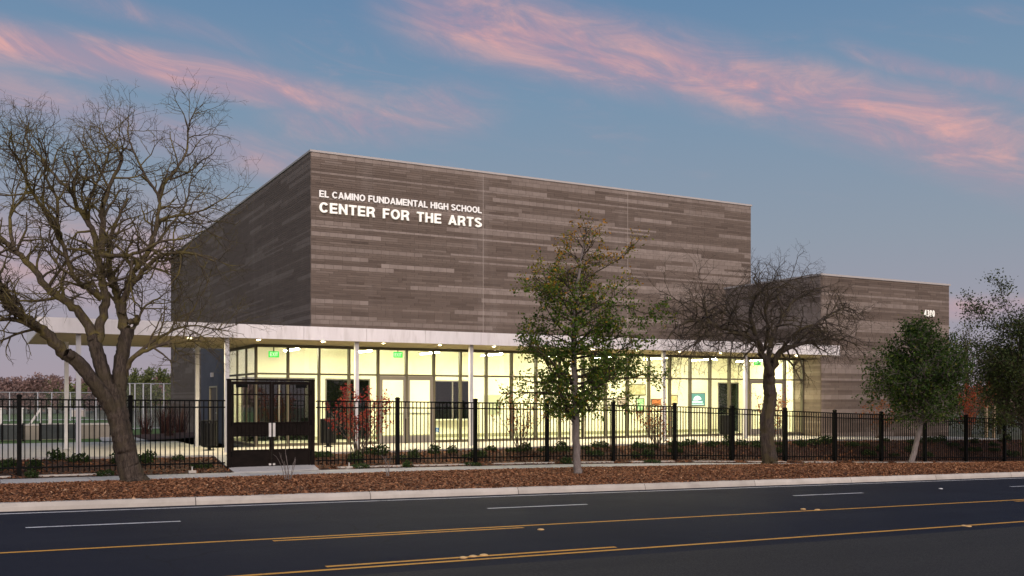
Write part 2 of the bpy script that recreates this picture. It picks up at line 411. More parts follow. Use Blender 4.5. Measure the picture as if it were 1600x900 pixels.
M['leaf_orange'] = leaf('orange_red_leaf', [(0, (0.26, 0.045, 0.020)), (0.6, (0.42, 0.080, 0.030)), (1, (0.45, 0.16, 0.04))])
M['leaf_bed'] = leaf('groundcover_leaf', [(0, (0.016, 0.032, 0.010)), (0.6, (0.035, 0.060, 0.018)), (1, (0.075, 0.095, 0.030))])
M['leaf_far'] = leaf('far_crown', [(0, (0.15, 0.095, 0.085)), (0.5, (0.25, 0.16, 0.14)), (1, (0.34, 0.23, 0.20))])
M['leaf_fargreen'] = leaf('far_green_crown', [(0, (0.06, 0.075, 0.03)), (0.5, (0.12, 0.14, 0.05)), (1, (0.19, 0.20, 0.07))])

# ------------------------------------------------------------------ terrain functions (z = 0 is the lobby floor)
def zr(X): return -0.50 - 0.0173*X                                    # gutter line
def zroad(X, Y): return zr(X) + 0.004*np.minimum(19.8 - Y, 9.0)
_fx = np.array([-80, 0, 6, 10, 15, 20, 27.4, 37, 60, 120.]); _fz = np.array([-0.02, -0.28, -0.32, -0.35, -0.42, -0.53, -0.80, -1.11, -1.70, -2.5])
def zf(X): return np.interp(X, _fx, _fz)                              # along the fence
def zw(X): return np.interp(X, [-100, 27, 40, 60, 120], [0, 0, -0.24, -0.9, -2.0])  # along the walk by the glass
def sstep(a, c, x):
    t = np.clip((x-a)/(c-a), 0, 1); return t*t*(3-2*t)
def zstrip(X, Y):
    """mulch between kerb and sidewalk: a low mound"""
    t = np.clip((Y - 19.98)/(23.45 - 19.98), 0, 1)
    z = (zr(X) + 0.13)*(1-t) + (zf(X) - 0.02)*t
    hump = np.interp(X, [-20, 8, 16, 22, 34, 60], [0.05, 0.05, 0.07, 0.17, 0.22, 0.15])
    return z + hump*np.sin(np.pi*t)**0.8 + 0.012*np.sin(X*2.3+Y*1.7)*np.sin(Y*3.1-X*0.7)*np.sin(np.pi*t)
def zin(X, Y, yw):
    """planted bank inside the fence, up to the walk at yw"""
    t = sstep(0.05, 0.95, np.clip((Y - 25.2)/(yw - 25.2), 0, 1))
    return (zf(X) + 0.0)*(1-t) + (zw(X) - 0.06)*t + 0.03*np.sin(X*1.9)*np.sin(Y*2.7+X)*(t*(1-t)*4)
def zback(X, Y):
    return np.where(X < 20, np.interp(Y, [0, 42, 60, 400], [0, 0, -0.85, -1.6]), np.interp(X, [20, 40, 60, 300], [-0.3, -0.5, -0.95, -4.0]))

def sheet(name, xs, ys, zfun, material, dz=0.0, parent=None):
    Xg, Yg = np.meshgrid(np.asarray(xs, float), np.asarray(ys, float))
    Z = zfun(Xg, Yg) + dz
    V = np.stack([Xg, Yg, Z + 0*Xg], -1).reshape(-1, 3)
    nx, ny = len(xs), len(ys)
    i = np.arange(nx-1)[None, :] + np.arange(ny-1)[:, None]*nx
    F = np.stack([i, i+1, i+nx+1, i+nx], -1).reshape(-1, 4)
    me = mesh_np(name, V, F, material, smooth=True)
    return link(bpy.data.objects.new(name, me), parent)

# far ground, one sheet to the horizon
xs = np.concatenate([np.linspace(-900, -60, 12), np.linspace(-50, 90, 57), np.linspace(100, 1500, 14)])
ys = np.concatenate([np.linspace(-400, 10, 8), np.linspace(14, 80, 60), np.linspace(90, 1500, 24)])
def zground(X, Y):
    g = zback(X, Y) - 0.10
    front = np.minimum(np.minimum(zr(X) - 0.30, zf(X)-0.25), zw(X)-0.25)
    t = sstep(33, 45, Y); gx = g*t + front*(1-t)
    return np.where(Y < 33, front, gx)
tag(sheet('ground', xs, ys, lambda X, Y: np.maximum(zground(X, Y), -4.5), M['ground']), kind='structure')
# road: fresh dark asphalt and the older, worn lane on this side of the second yellow line
rx = np.linspace(-70, 130, 81)
tag(sheet('road', rx, np.array([10.9, 12, 13.5, 15, 17, 18.5, 19.83]), zroad, M['asphalt']), kind='structure')
tag(sheet('worn_road_lane', rx, np.array([-20, -8, 0, 5, 8, 10.9]), zroad, M['asphalt_old']), kind='structure')
# road markings
def strip(name, x0, x1, y0, y1, material, up=0.004, n=None):
    n = n or max(2, int((x1-x0)/2.5)+1)
    return sheet(name, np.linspace(x0, x1, n), np.array([y0, y1]), zroad, material, up)
tag(strip('yellow_line', -60, 120, 14.33, 14.43, M['yellow'], n=80), 'solid yellow line along far edge of the turn lane', 'road marking', kind='structure')
tag(strip('yellow_line', -60, 120, 11.33, 11.43, M['yellow'], n=80), 'solid yellow line along the worn lane', 'road marking', kind='structure')
yb = xat(428, 14.1), xat(818, 14.15)
tag(strip('yellow_line', yb[0], yb[1], 14.10, 14.20, M['yellow']), 'yellow dash inside far turn lane line', 'road marking', kind='structure')
yb = xat(510, 11.6), xat(962, 11.62)
tag(strip('yellow_line', yb[0], yb[1], 11.57, 11.67, M['yellow']), 'yellow dash inside near turn lane line', 'road marking', kind='structure')
tag(strip('yellow_line', xat(1590, 14.1), xat(1590, 14.1)+5.6, 14.10, 14.20, M['yellow']), 'second yellow dash inside far turn lane line', 'road marking', kind='structure')
tag(strip('white_edge_line', -60, 120, 19.36, 19.46, M['white'], n=80), 'white edge line beside the kerb', 'road marking', kind='structure')
for k in range(-3, 8):
    x0 = 0.6 + 8.2*k
    tag(strip('lane_dash', x0, x0+2.35, 17.10, 17.20, M['white'], n=3), 'short white lane dash on dark asphalt', 'road marking', 'white lane dashes', kind='structure')
# raised ceramic markers
def dot(px, py, material, label):
    Y = 14.0
    for _ in range(30):
        p_ = at(px, py, Y); Y += (p_.z - float(zroad(p_.x, Y)))*2.0
    p_ = at(px, py, Y); z = float(zroad(p_.x, Y))
    mb = MB(); n = 12
    a = np.linspace(0, 2*np.pi, n, endpoint=False)
    V = []
    for r_, h in ((0.058, 0.004), (0.052, 0.014), (0.030, 0.021)):
        V += [(r_*math.cos(t), r_*math.sin(t), h) for t in a]
    F = [[i*n+j, i*n+(j+1) % n, (i+1)*n+(j+1) % n, (i+1)*n+j] for i in range(2) for j in range(n)]
    F += [[2*n+0, 2*n+i, 2*n+i+1, 2*n+i+2] for i in range(1, n-2, 2)]
    mb.raw(V, F)
    o = mb.obj('road_marker', material); o.location = (p_.x, Y, z)
    tag(o, label, 'road marker', 'raised round road markers')
for q in ((724, 872), (739, 870), (756, 868)): dot(*q, M['dot_y'], 'round yellow marker beside the near yellow dash')
dot(845, 828, M['dot_y'], 'lone pale yellow marker between the two yellow lines')
for q in ((1255, 796), (1277, 797)): dot(*q, M['dot_y'], 'round yellow marker on far yellow line')
for q in ((1506, 822), (1513, 823)): dot(*q, M['dot_y'], 'round yellow marker on the line along the worn lane')
dot(1470, 764, M['dot_w'], 'lone white marker between two lane dashes')

# kerb: cast segments
kr = tag(empty('kerb', (0, 19.9, 0)), kind='structure')
KL = 3.64
for k in range(-16, 30):
    x0 = 3.70 + KL*k + 0.008; x1 = x0 + KL - 0.016
    P8 = []
    for X in (x0, x1):
        g = zr(X)
        P8.append([(X, 19.80, g-0.1), (X, 19.825, g+0.075), (X, 19.87, g+0.150), (X, 19.99, g+0.155), (X, 20.0, g-0.1)])
    V = P8[0] + P8[1]; n = 5
    F = [[i, (i+1) % n, n+(i+1) % n, n+i] for i in range(n)]
    F = [f[::-1] for f in F] + [[0, 1, 2, 3], [5+3, 5+2, 5+1, 5+0], [0, 3, 4, 4], ]
    mb = MB(); mb.raw(V, [f for f in F if len(set(f)) == 4])
    mb.obj('kerb_segment', M['kerb'], kr)
# gutter pan
tag(sheet('gutter', rx, np.array([19.50, 19.835]), lambda X, Y: zroad(X, Y)+0.003, M['asphalt']), kind='structure')

# mulch strip, sidewalk slabs, bed
tag(sheet('mulch_strip', np.linspace(-60, 120, 361), np.linspace(19.97, 23.5, 20), zstrip, M['mulch']), kind='structure')
sw = tag(empty('sidewalk', (0, 24.2, 0)), kind='structure')
def zside(X): return zf(X) - 0.02
for k in range(-14, 24):
    x0 = 0.35 + 1.83*k + 0.006; x1 = x0 + 1.83 - 0.012
    a, c_ = float(zside(x0)), float(zside(x1))
    y0, y1 = 23.42, 25.02
    mb = MB().hexa([(x0,y0,a-.12),(x1,y0,c_-.12),(x1,y1,c_-.12),(x0,y1,a-.12),(x0,y0,a),(x1,y0,c_),(x1,y1,c_),(x0,y1,a)])
    mb.obj('slab', M['walk'], sw)
# thin concrete strip under the fence
ms = tag(empty('mow_strip', (0, 25.4, 0)), kind='structure')
rng = random.Random(5)
for k in range(-10, 20):
    x0 = 3.2 + 2.44*k + rng.uniform(0.1, 0.5); x1 = 3.2 + 2.44*(k+1) - rng.uniform(0.1, 0.5)
    if x1 > 5.3 and x0 < 8.0: continue
    a, c_ = float(zf(x0))+0.035, float(zf(x1))+0.035
    MB().hexa([(x0,25.22,a-.2),(x1,25.22,c_-.2),(x1,25.36,c_-.2),(x0,25.36,a-.2),(x0,25.22,a),(x1,25.22,c_),(x1,25.36,c_),(x0,25.36,a)]).obj('strip_segment', M['kerb'], ms)
def yw(X): return np.interp(X, [-60, 0, 3.5, 6, 30, 60], [28.8, 28.6, 27.6, 26.95, 26.9, 27.2])
def bedsheet():
    xs = np.linspace(-60, 120, 400); ts = np.linspace(0, 1, 14)
    Xg, Tg = np.meshgrid(xs, ts); Yw = yw(Xg); Yg = 25.0 + (Yw + 0.05 - 25.0)*Tg
    Z = np.where(Yg < 25.2, zf(Xg)-0.01, zin(Xg, Yg, Yw))
    V = np.stack([Xg, Yg, Z], -1).reshape(-1, 3); nx = len(xs)
    i = np.arange(nx-1)[None, :] + np.arange(len(ts)-1)[:, None]*nx
    F = np.stack([i, i+1, i+nx+1, i+nx], -1).reshape(-1, 4)
    o = link(bpy.data.objects.new('planting_bed', mesh_np('planting_bed', V, F, M['bed'], smooth=True)))
    tag(o, kind='structure')
bedsheet()
# gate apron through the bed
MB().hexa([(5.6,24.95,-0.345),(7.8,24.95,-0.345),(7.9,27.0,-0.03),(5.5,27.0,-0.03),(5.6,24.95,-0.325),(7.8,24.95,-0.325),(7.9,27.0,0.004),(5.5,27.0,0.004)]).obj('gate_ramp', M['walk'])
tag(bpy.data.objects['gate_ramp'], kind='structure')
# walk by the glass, plaza at the left: slabs with joints
pl = tag(empty('plaza_paving', (0, 30, 0)), kind='structure')
for k in range(-14, 19):
    x0 = 2.26 + 1.95*k; x1 = x0 + 1.95 - 0.014
    a, c_ = float(zw(x0)), float(zw(x1)); e0, e1 = float(yw(x0)), float(yw(x1))
    back = 30.96 if x0 > 6.0 else 37.2
    if x0 > 31.2: back = 29.88
    rows = [(0.0, 0.5), (0.5, 1.0)]
    for (t0, t1) in rows:
        A0, A1 = e0+(back-e0)*t0+0.007, e1+(back-e1)*t0+0.007
        B0, B1 = e0+(back-e0)*t1-0.007, e1+(back-e1)*t1-0.007
        MB().hexa([(x0,A0,a-.18),(x1,A1,c_-.18),(x1,B1,c_-.18),(x0,B0,a-.18),(x0,A0,a),(x1,A1,c_),(x1,B1,c_),(x0,B0,a)]).obj('slab', M['plaza'], pl)
# lawn beyond, mulch bed beside the dark wall
tag(sheet('lawn', np.linspace(-120, 12.5, 60), np.concatenate([np.linspace(37.2, 64, 24), np.linspace(70, 190, 20)]), zback, M['lawn'], -0.03), kind='structure')
def bed2():
    xs = np.linspace(5.2, 12.6, 24); ys = np.linspace(36.5, 62, 30)
    Xg, Yg = np.meshgrid(xs, ys)
    Z = zback(Xg, Yg) + 0.05 + 0.10*np.sin((Xg-5.2)/7.4*np.pi)
    V = np.stack([Xg, Yg, Z], -1).reshape(-1, 3); nx = len(xs)
    i = np.arange(nx-1)[None, :] + np.arange(len(ys)-1)[:, None]*nx
    F = np.stack([i, i+1, i+nx+1, i+nx], -1).reshape(-1, 4)
    tag(link(bpy.data.objects.new('planting_bed', mesh_np('planting_bed', V, F, M['bed'], smooth=True))), kind='structure')
bed2()
# curved path from the plaza towards the field
def path2():
    V = []; F = []
    for i, t in enumerate(np.linspace(0, 1, 24)):
        cx = 4.6 + 0.6*math.sin(t*2.2) + 6.0*t*t*0.4; cy = 36.8 + 24*t
        z = float(zback(np.array(cx), np.array(cy))) + 0.03
        V += [(cx-0.9, cy, z), (cx+0.9, cy, z)]
        if i: F.append([2*i-2, 2*i-1, 2*i+1, 2*i])
    tag(link(bpy.data.objects.new('path', mesh_np('path', V, F, M['plaza']))), kind='structure')
path2()

# loose bark chips
def chips(name, n, x0, x1, fy, zfun, size, seed, material, lo=0.0, hi=1.0):
    g = np.random.default_rng(seed)
    X = g.uniform(x0, x1, n); t = g.uniform(0, 1, n); Y = fy(X, t); Z = zfun(X, Y) + g.uniform(0.0, 0.022, n)
    L = g.uniform(0.5, 1.4, n)*size; W = L*g.uniform(0.25, 0.55, n)
    yaw = g.uniform(0, 2*np.pi, n); ti = g.normal(0, 0.35, n); tj = g.normal(0, 0.35, n)
    ux = np.stack([np.cos(yaw), np.sin(yaw), ti], -1); ux /= np.linalg.norm(ux, axis=1, keepdims=True)
    vx = np.stack([-np.sin(yaw), np.cos(yaw), tj], -1); vx /= np.linalg.norm(vx, axis=1, keepdims=True)
    Cn = np.stack([X, Y, Z], -1)
    V = np.stack([Cn-ux*L[:, None]/2-vx*W[:, None]/2, Cn+ux*L[:, None]/2-vx*W[:, None]/2, Cn+ux*L[:, None]/2+vx*W[:, None]/2, Cn-ux*L[:, None]/2+vx*W[:, None]/2], 1).reshape(-1, 3)
    F = np.arange(4*n).reshape(-1, 4)
    tone = np.clip(g.beta(2.0, 2.6, n)*(hi-lo)+lo, 0, 1)
    o = link(bpy.data.objects.new(name, mesh_np(name, V, F, material, tone)))
    return tag(o, 'red brown bark chips covering the strip along the kerb', 'mulch', kind='stuff')
chips('bark_mulch', 170000, -4, 44, lambda X, t: 19.93 + 3.58*t + 0.05*np.sin(X*5.0)*np.sin(X*1.7), lambda X, Y: np.maximum(zstrip(X, Y), np.where(Y < 20.0, zr(X)+0.156, zstrip(X, Y))), 0.052, 3, M['chip'])
o = chips('bark_mulch', 22000, -4, 44, lambda X, t: 25.05 + (yw(X)-25.1)*t, lambda X, Y: np.where(Y < 25.2, zf(X)-0.01, zin(X, Y, yw(X))), 0.08, 4, M['chip'], 0.0, 0.6)
o['label'] = 'dark bark chips on planted bank behind the fence'

# ================================================================== BUILDING
YM, YG, YC, YB, YW = 41.5, 31.0, 28.1, 35.0, 29.97     # auditorium wall, glass, canopy edge, lobby back wall, wing wall
XM0, XM1, ZM = 12.62, 37.90, 12.41                     # auditorium block
XL, XR = 7.64, 31.30                                   # lobby glass from .. to
XW1, ZW = 39.50, 6.85                                  # wing
ZS, ZC = 3.27, 3.67                                    # soffit, top of canopy
HEAD, TRANS = 3.18, 2.33
bld = empty('arts_center_building', (25, 42, 0),
            'brown block arts center with tall auditorium, glazed lit lobby and white canopy', 'building')

# ---- masonry laid course by course; the largest blocks in view are objects of their own
BW, BH, JT = 0.4064, 0.2032, 0.009
def courses(z0, z1, seed):
    g = random.Random(seed); z = z1; out = []
    i = 0
    while z > z0 + 0.05:
        h = BH if i % 7 not in (4,) else BH/2
        if g.random() < 0.10: h = BH/2
        out.append((max(z-h, z0), z, h)); z -= h; i += 1
    return out
def tones(nb, h, g, first):
    """runs of light, middle and dark blocks along one course"""
    t = []
    while len(t) < nb:
        r_ = g.random()
        if h < BH*0.75:
            base_, ln = (0.88, g.randint(10, 36)) if r_ < 0.42 else (0.38, g.randint(8, 26))
        elif first: base_, ln = 0.80, g.randint(10, 30)
        elif r_ < 0.30: base_, ln = 0.86, g.randint(4, 15)
        elif r_ < 0.84: base_, ln = 0.40, g.randint(7, 26)
        else: base_, ln = 0.20, g.randint(2, 8)
        t += [base_]*ln
    return [min(1, max(0, q + g.uniform(-0.07, 0.07))) for q in t[:nb]]
def lay(u0, u1, z0, z1, seed, joints=()):
    """list of (ua, ub, za, zb, tone): runs of light full blocks in a ground of thin, long dark ones"""
    g = random.Random(seed); res = []
    def split(edges, za, zb, tn):
        for i in range(len(edges)-1):
            if edges[i+1]-edges[i] > 0.03: res.append((edges[i]+JT/2, edges[i+1]-JT/2, za+JT/2, zb-JT/2, tn(i)))
    for ci, (za, zb, h) in enumerate(courses(z0, z1, seed)):
        off = (ci % 2)*BW/2
        u = u0; stops = sorted(list(joints)) + [u1]
        while u < u1 - 0.03:
            r_ = g.random()
            light = (ci == 0 and r_ < 0.8) or (h < BH*0.75 and r_ < 0.38) or (h > BH*0.75 and r_ < 0.29)
            n = g.randint(5, 17) if light else g.randint(6, 24)
            if h < BH*0.75 and light: n = g.randint(10, 34)
            v = min(u + n*BW + (off if u == u0 else 0), u1)
            if u1 - v < BW: v = u1
            if light or h < BH*0.75 or zb-za < BH*0.8:
                base_ = g.uniform(0.66, 0.84) if light else g.uniform(0.28, 0.46)
                ed = [u]; q = u + (off if u == u0 and off else BW)
                while q < v - 0.06: ed.append(q); q += BW
                ed.append(v)
                for jx in joints:
                    if u < jx < v: ed = [e for e in ed if abs(e-jx) > 0.09] + [jx]
                ed.sort(); split(ed, za, zb, lambda i: min(1, max(0, base_ + g.uniform(-0.06, 0.06))))
            else:
                zm = (za+zb)/2
                for (a_, b_) in ((za, zm), (zm, zb)):
                    ed = [u]; q = u + BW*g.choice((0.5, 1.0, 1.5, 2.0))
                    while q < v - 0.2: ed.append(q); q += 2*BW
                    ed.append(v)
                    for jx in joints:
                        if u < jx < v: ed = [e for e in ed if abs(e-jx) > 0.12] + [jx]
                    ed.sort(); base_ = g.uniform(0.24, 0.52)
                    split(ed, a_, b_, lambda i: min(1, max(0, base_ + g.uniform(-0.10, 0.10) - (0.14 if g.random() < 0.10 else 0))))
            u = v
    return res

wall = MB()
wall.box(XM0, XM1, YM, 77.4, 2.9, ZM-0.09)
wall.box(XM0, XM1, YM+0.4, 77.4, -2.2, 2.9)
audw = wall.obj('auditorium_wall', M['mortar'], bld)
wing = MB(); wing.box(XR, XW1, YW, 36.0, -1.6, ZW-0.08)
wingw = wing.obj('wing_wall', M['mortar'], bld)

front = [('F', *q) for q in lay(XM0, XM1, 3.2, ZM-0.09, 11, (XM0+(XM1-XM0)/3, XM0+2*(XM1-XM0)/3))]
wfront = [('W', *q) for q in lay(XR, XW1, -1.0, ZW-0.08, 23)]
def screen_size(q):
    Y = YM if q[0] == 'F' else YW
    u = (q[1]+q[2])/2; z = (q[3]+q[4])/2
    dep = u*FX + Y*FY
    rr = (u*FY - Y*FX)/dep; px = CX+FPX*rr; py = HY-FPX*(z-CAMZ)/dep
    vis = 0 < px < 1590 and py < (505+0.036*(px-400) if q[0] == 'F' else 640)
    return (FPX/dep)**2*(q[2]-q[1])*(q[4]-q[3])*(FY-FX*rr) if vis else 0
allb = sorted(front + wfront, key=screen_size, reverse=True)
pick = set(id(q) for q in allb[:300])
cache = {}
def block_mesh(w_, h_, t_):
    key = (round(w_, 2), round(h_, 2), round(t_*9))
    if key not in cache:
        mb = MB().box(-key[0]/2+0.002, key[0]/2-0.002, -0.016, 0.02, -key[1]/2+0.002, key[1]/2-0.002)
        cache[key] = mesh_np('block', np.vstack(mb.V), np.vstack(mb.F), M['block'], np.full(6, key[2]/9))
    return cache[key]
def masonry(lst, Y, parent):
    rest = MB(); g = random.Random(3)
    for q in lst:
        _, a, c_, za, zb, t = q
        pr = g.uniform(-0.003, 0.003)
        if id(q) in pick:
            o = bpy.data.objects.new('block', block_mesh(c_-a, zb-za, t)); o.location = ((a+c_)/2, Y+pr, (za+zb)/2); link(o, parent)
        else:
            rest.box(a, c_, Y-0.016+pr, Y+0.02, za, zb, t)
    tag(rest.obj('masonry_blocks', M['block'], parent), kind='stuff')
masonry(front, YM, audw)
masonry(wfront, YW, wingw)
side = MB(); g = random.Random(4)
for (a, c_, za, zb, t) in lay(YM, 77.4, -1.6, ZM-0.09, 37):
    side.box(XM0-0.016+g.uniform(-.003, .003), XM0+0.02, a, c_, za, zb, 0.40+(t-0.40)*0.5)
tag(side.obj('masonry_blocks', M['block'], audw), kind='stuff')
side = MB()
for (a, c_, za, zb, t) in lay(YW+0.02, 36.0, -0.3, ZW-0.08, 41): side.box(XR-0.016+g.uniform(-.003, .003), XR+0.02, a, c_, za, zb, t)
tag(side.obj('masonry_blocks', M['block'], wingw), kind='stuff')
for k in (1, 2):
    x = XM0 + (XM1-XM0)*k/3
    MB().box(x-0.009, x+0.009, YM-0.019, YM+0.01, 3.2, ZM-0.15).obj('control_joint', M['seal'], audw)
cp = MB(); e = 0.06
cp.box(XM0-e, XM1+e, YM-e, YM+0.30, ZM-0.09, ZM); cp.box(XM0-e, XM0+0.3, YM+0.30, 77.4+e, ZM-0.09, ZM)
cp.box(XM1-0.3, XM1+e, YM+0.30, 77.4+e, ZM-0.09, ZM); cp.box(XM0+0.3, XM1-0.3, 77.1, 77.4+e, ZM-0.09, ZM)
cp.obj('coping', M['coping'], audw)
cp = MB(); cp.box(XR-e, XW1+e, YW-e, YW+0.30, ZW-0.08, ZW); cp.box(XR-e, XR+0.3, YW+0.30, 36.0+e, ZW-0.08, ZW); cp.box(XW1-0.3, XW1+e, YW+0.30, 36.0+e, ZW-0.08, ZW)
cp.obj('coping', M['coping'], wingw)
# painted side wall behind the glass return, with a door
swm = mottled('blue_grey_plaster', (0.105, 0.105, 0.115), (0.09, 0.09, 0.10), 1.2, 0.85, bs=0)
MB().box(XL-0.05, XL+0.05, YG+3.94, 36.6, -0.1, ZS+0.3).box(XL-0.05, XL+0.05, 36.6, 38.0, 2.0, ZS+0.3).box(XL-0.05, XL+0.05, 38.0, 39.6, -0.1, ZS+0.3).box(XL+0.05, XM0, 39.5, 39.6, -0.1, ZS+0.3).obj('side_wall', swm, bld)
dof = MB().box(XL-0.06, XL+0.02, 36.6, 36.66, 0, 2.0).box(XL-0.06, XL+0.02, 37.94, 38.0, 0, 2.0).box(XL-0.06, XL+0.02, 36.66, 37.94, 1.94, 2.0).obj('side_door', mat('side_door_frame', (0.42, 0.36, 0.22), 0.5), bld)
MB().box(XL-0.01, XL+0.03, 36.66, 37.94, 0.01, 1.94).obj('leaf', mottled('side_door_paint', (0.11, 0.085, 0.06), (0.13, 0.10, 0.07), 2, 0.5, bs=0), dof)
MB().box(XL-0.05, XL-0.012, 36.75, 36.88, 0.98, 1.02).obj('handle', M['steel'], dof)
wl = MB().box(XL-0.14, XL-0.05, 37.2, 37.4, 2.34, 2.50).obj('wall_light', M['steel'], bld)

# ---- lobby shell
lob = MB()
lob.box(XL+0.1, XR-0.02, YG+0.08, YB+0.4, -0.12, -0.002)
lob.obj('lobby_floor', M['lobby_floor'], bld)
MB().box(XL+0.05, XR-0.02, YG+0.10, YB+0.4, ZS+0.12, ZS+0.2).obj('lobby_ceiling', M['lobby_ceiling'], bld)
# back wall with openings: ticket window, dark double doors, left opening
def yX(px): return xat(px, YB)
open_ = [(xat(404, YB)-0.6, yX(492), 0.0, 2.30), (yX(508), yX(578), 0.0, 2.28), (yX(677), yX(736), 0.72, 2.25), (29.95, 31.22, 0.0, 2.28)]
bw = MB(); x = XL
for (a, c_, z0, z1) in open_:
    a = max(a, XL+0.05)
    bw.box(x, a, YB, YB+0.2, -0.02, ZS+0.12)
    bw.box(a, c_, YB, YB+0.2, z1, ZS+0.12)
    if z0 > 0: bw.box(a, c_, YB, YB+0.2, -0.02, z0)
    x = c_
bw.box(x, XR-0.02, YB, YB+0.2, -0.02, ZS+0.12)
bw.obj('lobby_wall', M['lobby_wall'], bld)
rw = MB().box(XR-0.10, XR-0.03, YG+0.5, YB, 0.0, ZS+0.12); rw.obj('lobby_wall', M['lobby_wall'], bld)
bb = MB(); x = XL + 0.1
for (a, c_, z0, z1) in open_:
    a = max(a, XL+0.05)
    if a > x+0.05: bb.box(x, a, YB-0.02, YB-0.001, 0.0, 0.13)
    x = c_ if z0 == 0 else a
bb.box(x, XR-0.11, YB-0.02, YB-0.001, 0.0, 0.13); bb.obj('baseboard', mat('baseboard', (0.30, 0.29, 0.20), 0.6), bld)
# dim rooms behind the openings
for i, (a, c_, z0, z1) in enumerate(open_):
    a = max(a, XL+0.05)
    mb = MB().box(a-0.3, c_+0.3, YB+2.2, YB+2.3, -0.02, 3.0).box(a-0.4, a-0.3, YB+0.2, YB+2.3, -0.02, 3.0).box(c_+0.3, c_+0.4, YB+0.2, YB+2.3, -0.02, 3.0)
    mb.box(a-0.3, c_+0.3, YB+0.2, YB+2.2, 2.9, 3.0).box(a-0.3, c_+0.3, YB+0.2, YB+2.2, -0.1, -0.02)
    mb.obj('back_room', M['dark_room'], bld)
    fr = MB(); f = 0.05
    fr.box(a, a+f, YB-0.03, YB+0.05, z0, z1).box(c_-f, c_, YB-0.03, YB+0.05, z0, z1).box(a+f, c_-f, YB-0.03, YB+0.05, z1-f, z1)
    mid = (a+c_)/2
    fr.box(mid-f/2, mid+f/2, YB-0.03, YB+0.05, z0, z1-f)
    fo = fr.obj('inner_door' if z0 == 0 else 'ticket_window', M['door_frame'], bld)
    for (pa, pc) in ((a+f, mid-f/2), (mid+f/2, c_-f)):
        MB().box(pa, pc, YB+0.0, YB+0.01, z0+0.01, z1-f).obj('pane', M['tinted'], fo)
    if z0 > 0:
        MB().box(a-0.1, c_+0.1, YB-0.30, YB-0.04, z0-0.045, z0-0.005).obj('counter', mat('counter_top', (0.75, 0.73, 0.66), 0.4), fo)

# ---- glass wall
cw = MB()
cw.box(XL-0.03, XR-0.03, YG-0.06, YG+0.10, HEAD, ZS-0.004)
cwo = cw.obj('curtain_wall', M['mullion'], bld)
NBAY = 23; bayw = (XR-0.05-XL)/NBAY
DOORS = (4, 20)                                      # first bay of each double door
mx = [XL + bayw*i for i in range(NBAY+1)]
for i, x in enumerate(mx):
    MB().box(x-0.032, x+0.032, YG-0.07, YG+0.09, 0.0, HEAD).obj('mullion', M['mullion'], cwo)
for i in range(NBAY):
    a, c_ = mx[i]+0.032, mx[i+1]-0.032
    MB().box(a, c_, YG-0.05, YG+0.06, TRANS-0.03, TRANS+0.03).obj('transom', M['mullion'], cwo)
    MB().box(a, c_, YG-0.006, YG+0.006, TRANS+0.03, HEAD).obj('pane', M['glass'], cwo)
    if i in DOORS or i-1 in DOORS: continue
    MB().box(a, c_, YG-0.05, YG+0.06, 0.0, 0.09).obj('sill', M['mullion'], cwo)
    MB().box(a, c_, YG-0.006, YG+0.006, 0.09, TRANS-0.03).obj('pane', M['glass'], cwo)
def leaf_door(x0, x1, hinge_left, label):
    d = MB(); s = 0.11
    z1 = TRANS-0.035
    d.box(x0, x0+s, YG-0.045, YG+0.015, 0.01, z1).box(x1-s, x1, YG-0.045, YG+0.015, 0.01, z1)
    d.box(x0+s, x1-s, YG-0.045, YG+0.015, z1-0.13, z1).box(x0+s, x1-s, YG-0.045, YG+0.015, 0.01, 0.26)
    do = d.obj('glass_door', M['door_frame'], bld)
    MB().box(x0+s, x1-s, YG-0.02, YG-0.008, 0.26, z1-0.13).obj('pane', M['glass'], do)
    hx = x1-s/2 if hinge_left else x0+s/2
    MB().bar((hx, YG-0.09, 0.85), (hx, YG-0.09, 1.25), 0.025, 0.025).bar((hx, YG-0.09, 0.88), (hx, YG-0.04, 0.88), 0.02, 0.02).bar((hx, YG-0.09, 1.22), (hx, YG-0.04, 1.22), 0.02, 0.02).obj('pull_handle', M['steel'], do)
    MB().box(x0+s*0.5, x1-s*0.5, YG+0.03, YG+0.07, 0.98, 1.04).obj('push_bar', M['steel'], do)
for dd in DOORS:
    leaf_door(mx[dd]+0.037, mx[dd+1]-0.004, True, ''); leaf_door(mx[dd+1]+0.004, mx[dd+2]-0.037, False, '')
# glass return at the left end of the lobby
yr = [YG, YG+1.3, YG+2.6, YG+3.9]
for y in yr[1:]:
    MB().box(XL-0.032, XL+0.032, y-0.032, y+0.032, 0.0, HEAD).obj('mullion', M['column'] if y == yr[-1] else M['mullion'], cwo)
for i in range(3):
    a, c_ = yr[i]+(0.09 if i == 0 else 0.032), yr[i+1]-0.032
    MB().box(XL-0.05, XL+0.05, a, c_, TRANS-0.03, TRANS+0.03).obj('transom', M['mullion'], cwo)
    MB().box(XL-0.006, XL+0.006, a, c_, TRANS+0.03, HEAD).obj('pane', M['glass'], cwo)
    MB().box(XL-0.006, XL+0.006, a, c_, 0.09, TRANS-0.03).obj('pane', M['glass'], cwo)
    MB().box(XL-0.05, XL+0.05, a, c_, 0.0, 0.09).obj('sill', M['mullion'], cwo)
MB().box(XL-0.05, XL+0.05, YG+0.10, YG+3.93, HEAD, ZS-0.004).obj('head_rail', M['mullion'], cwo)

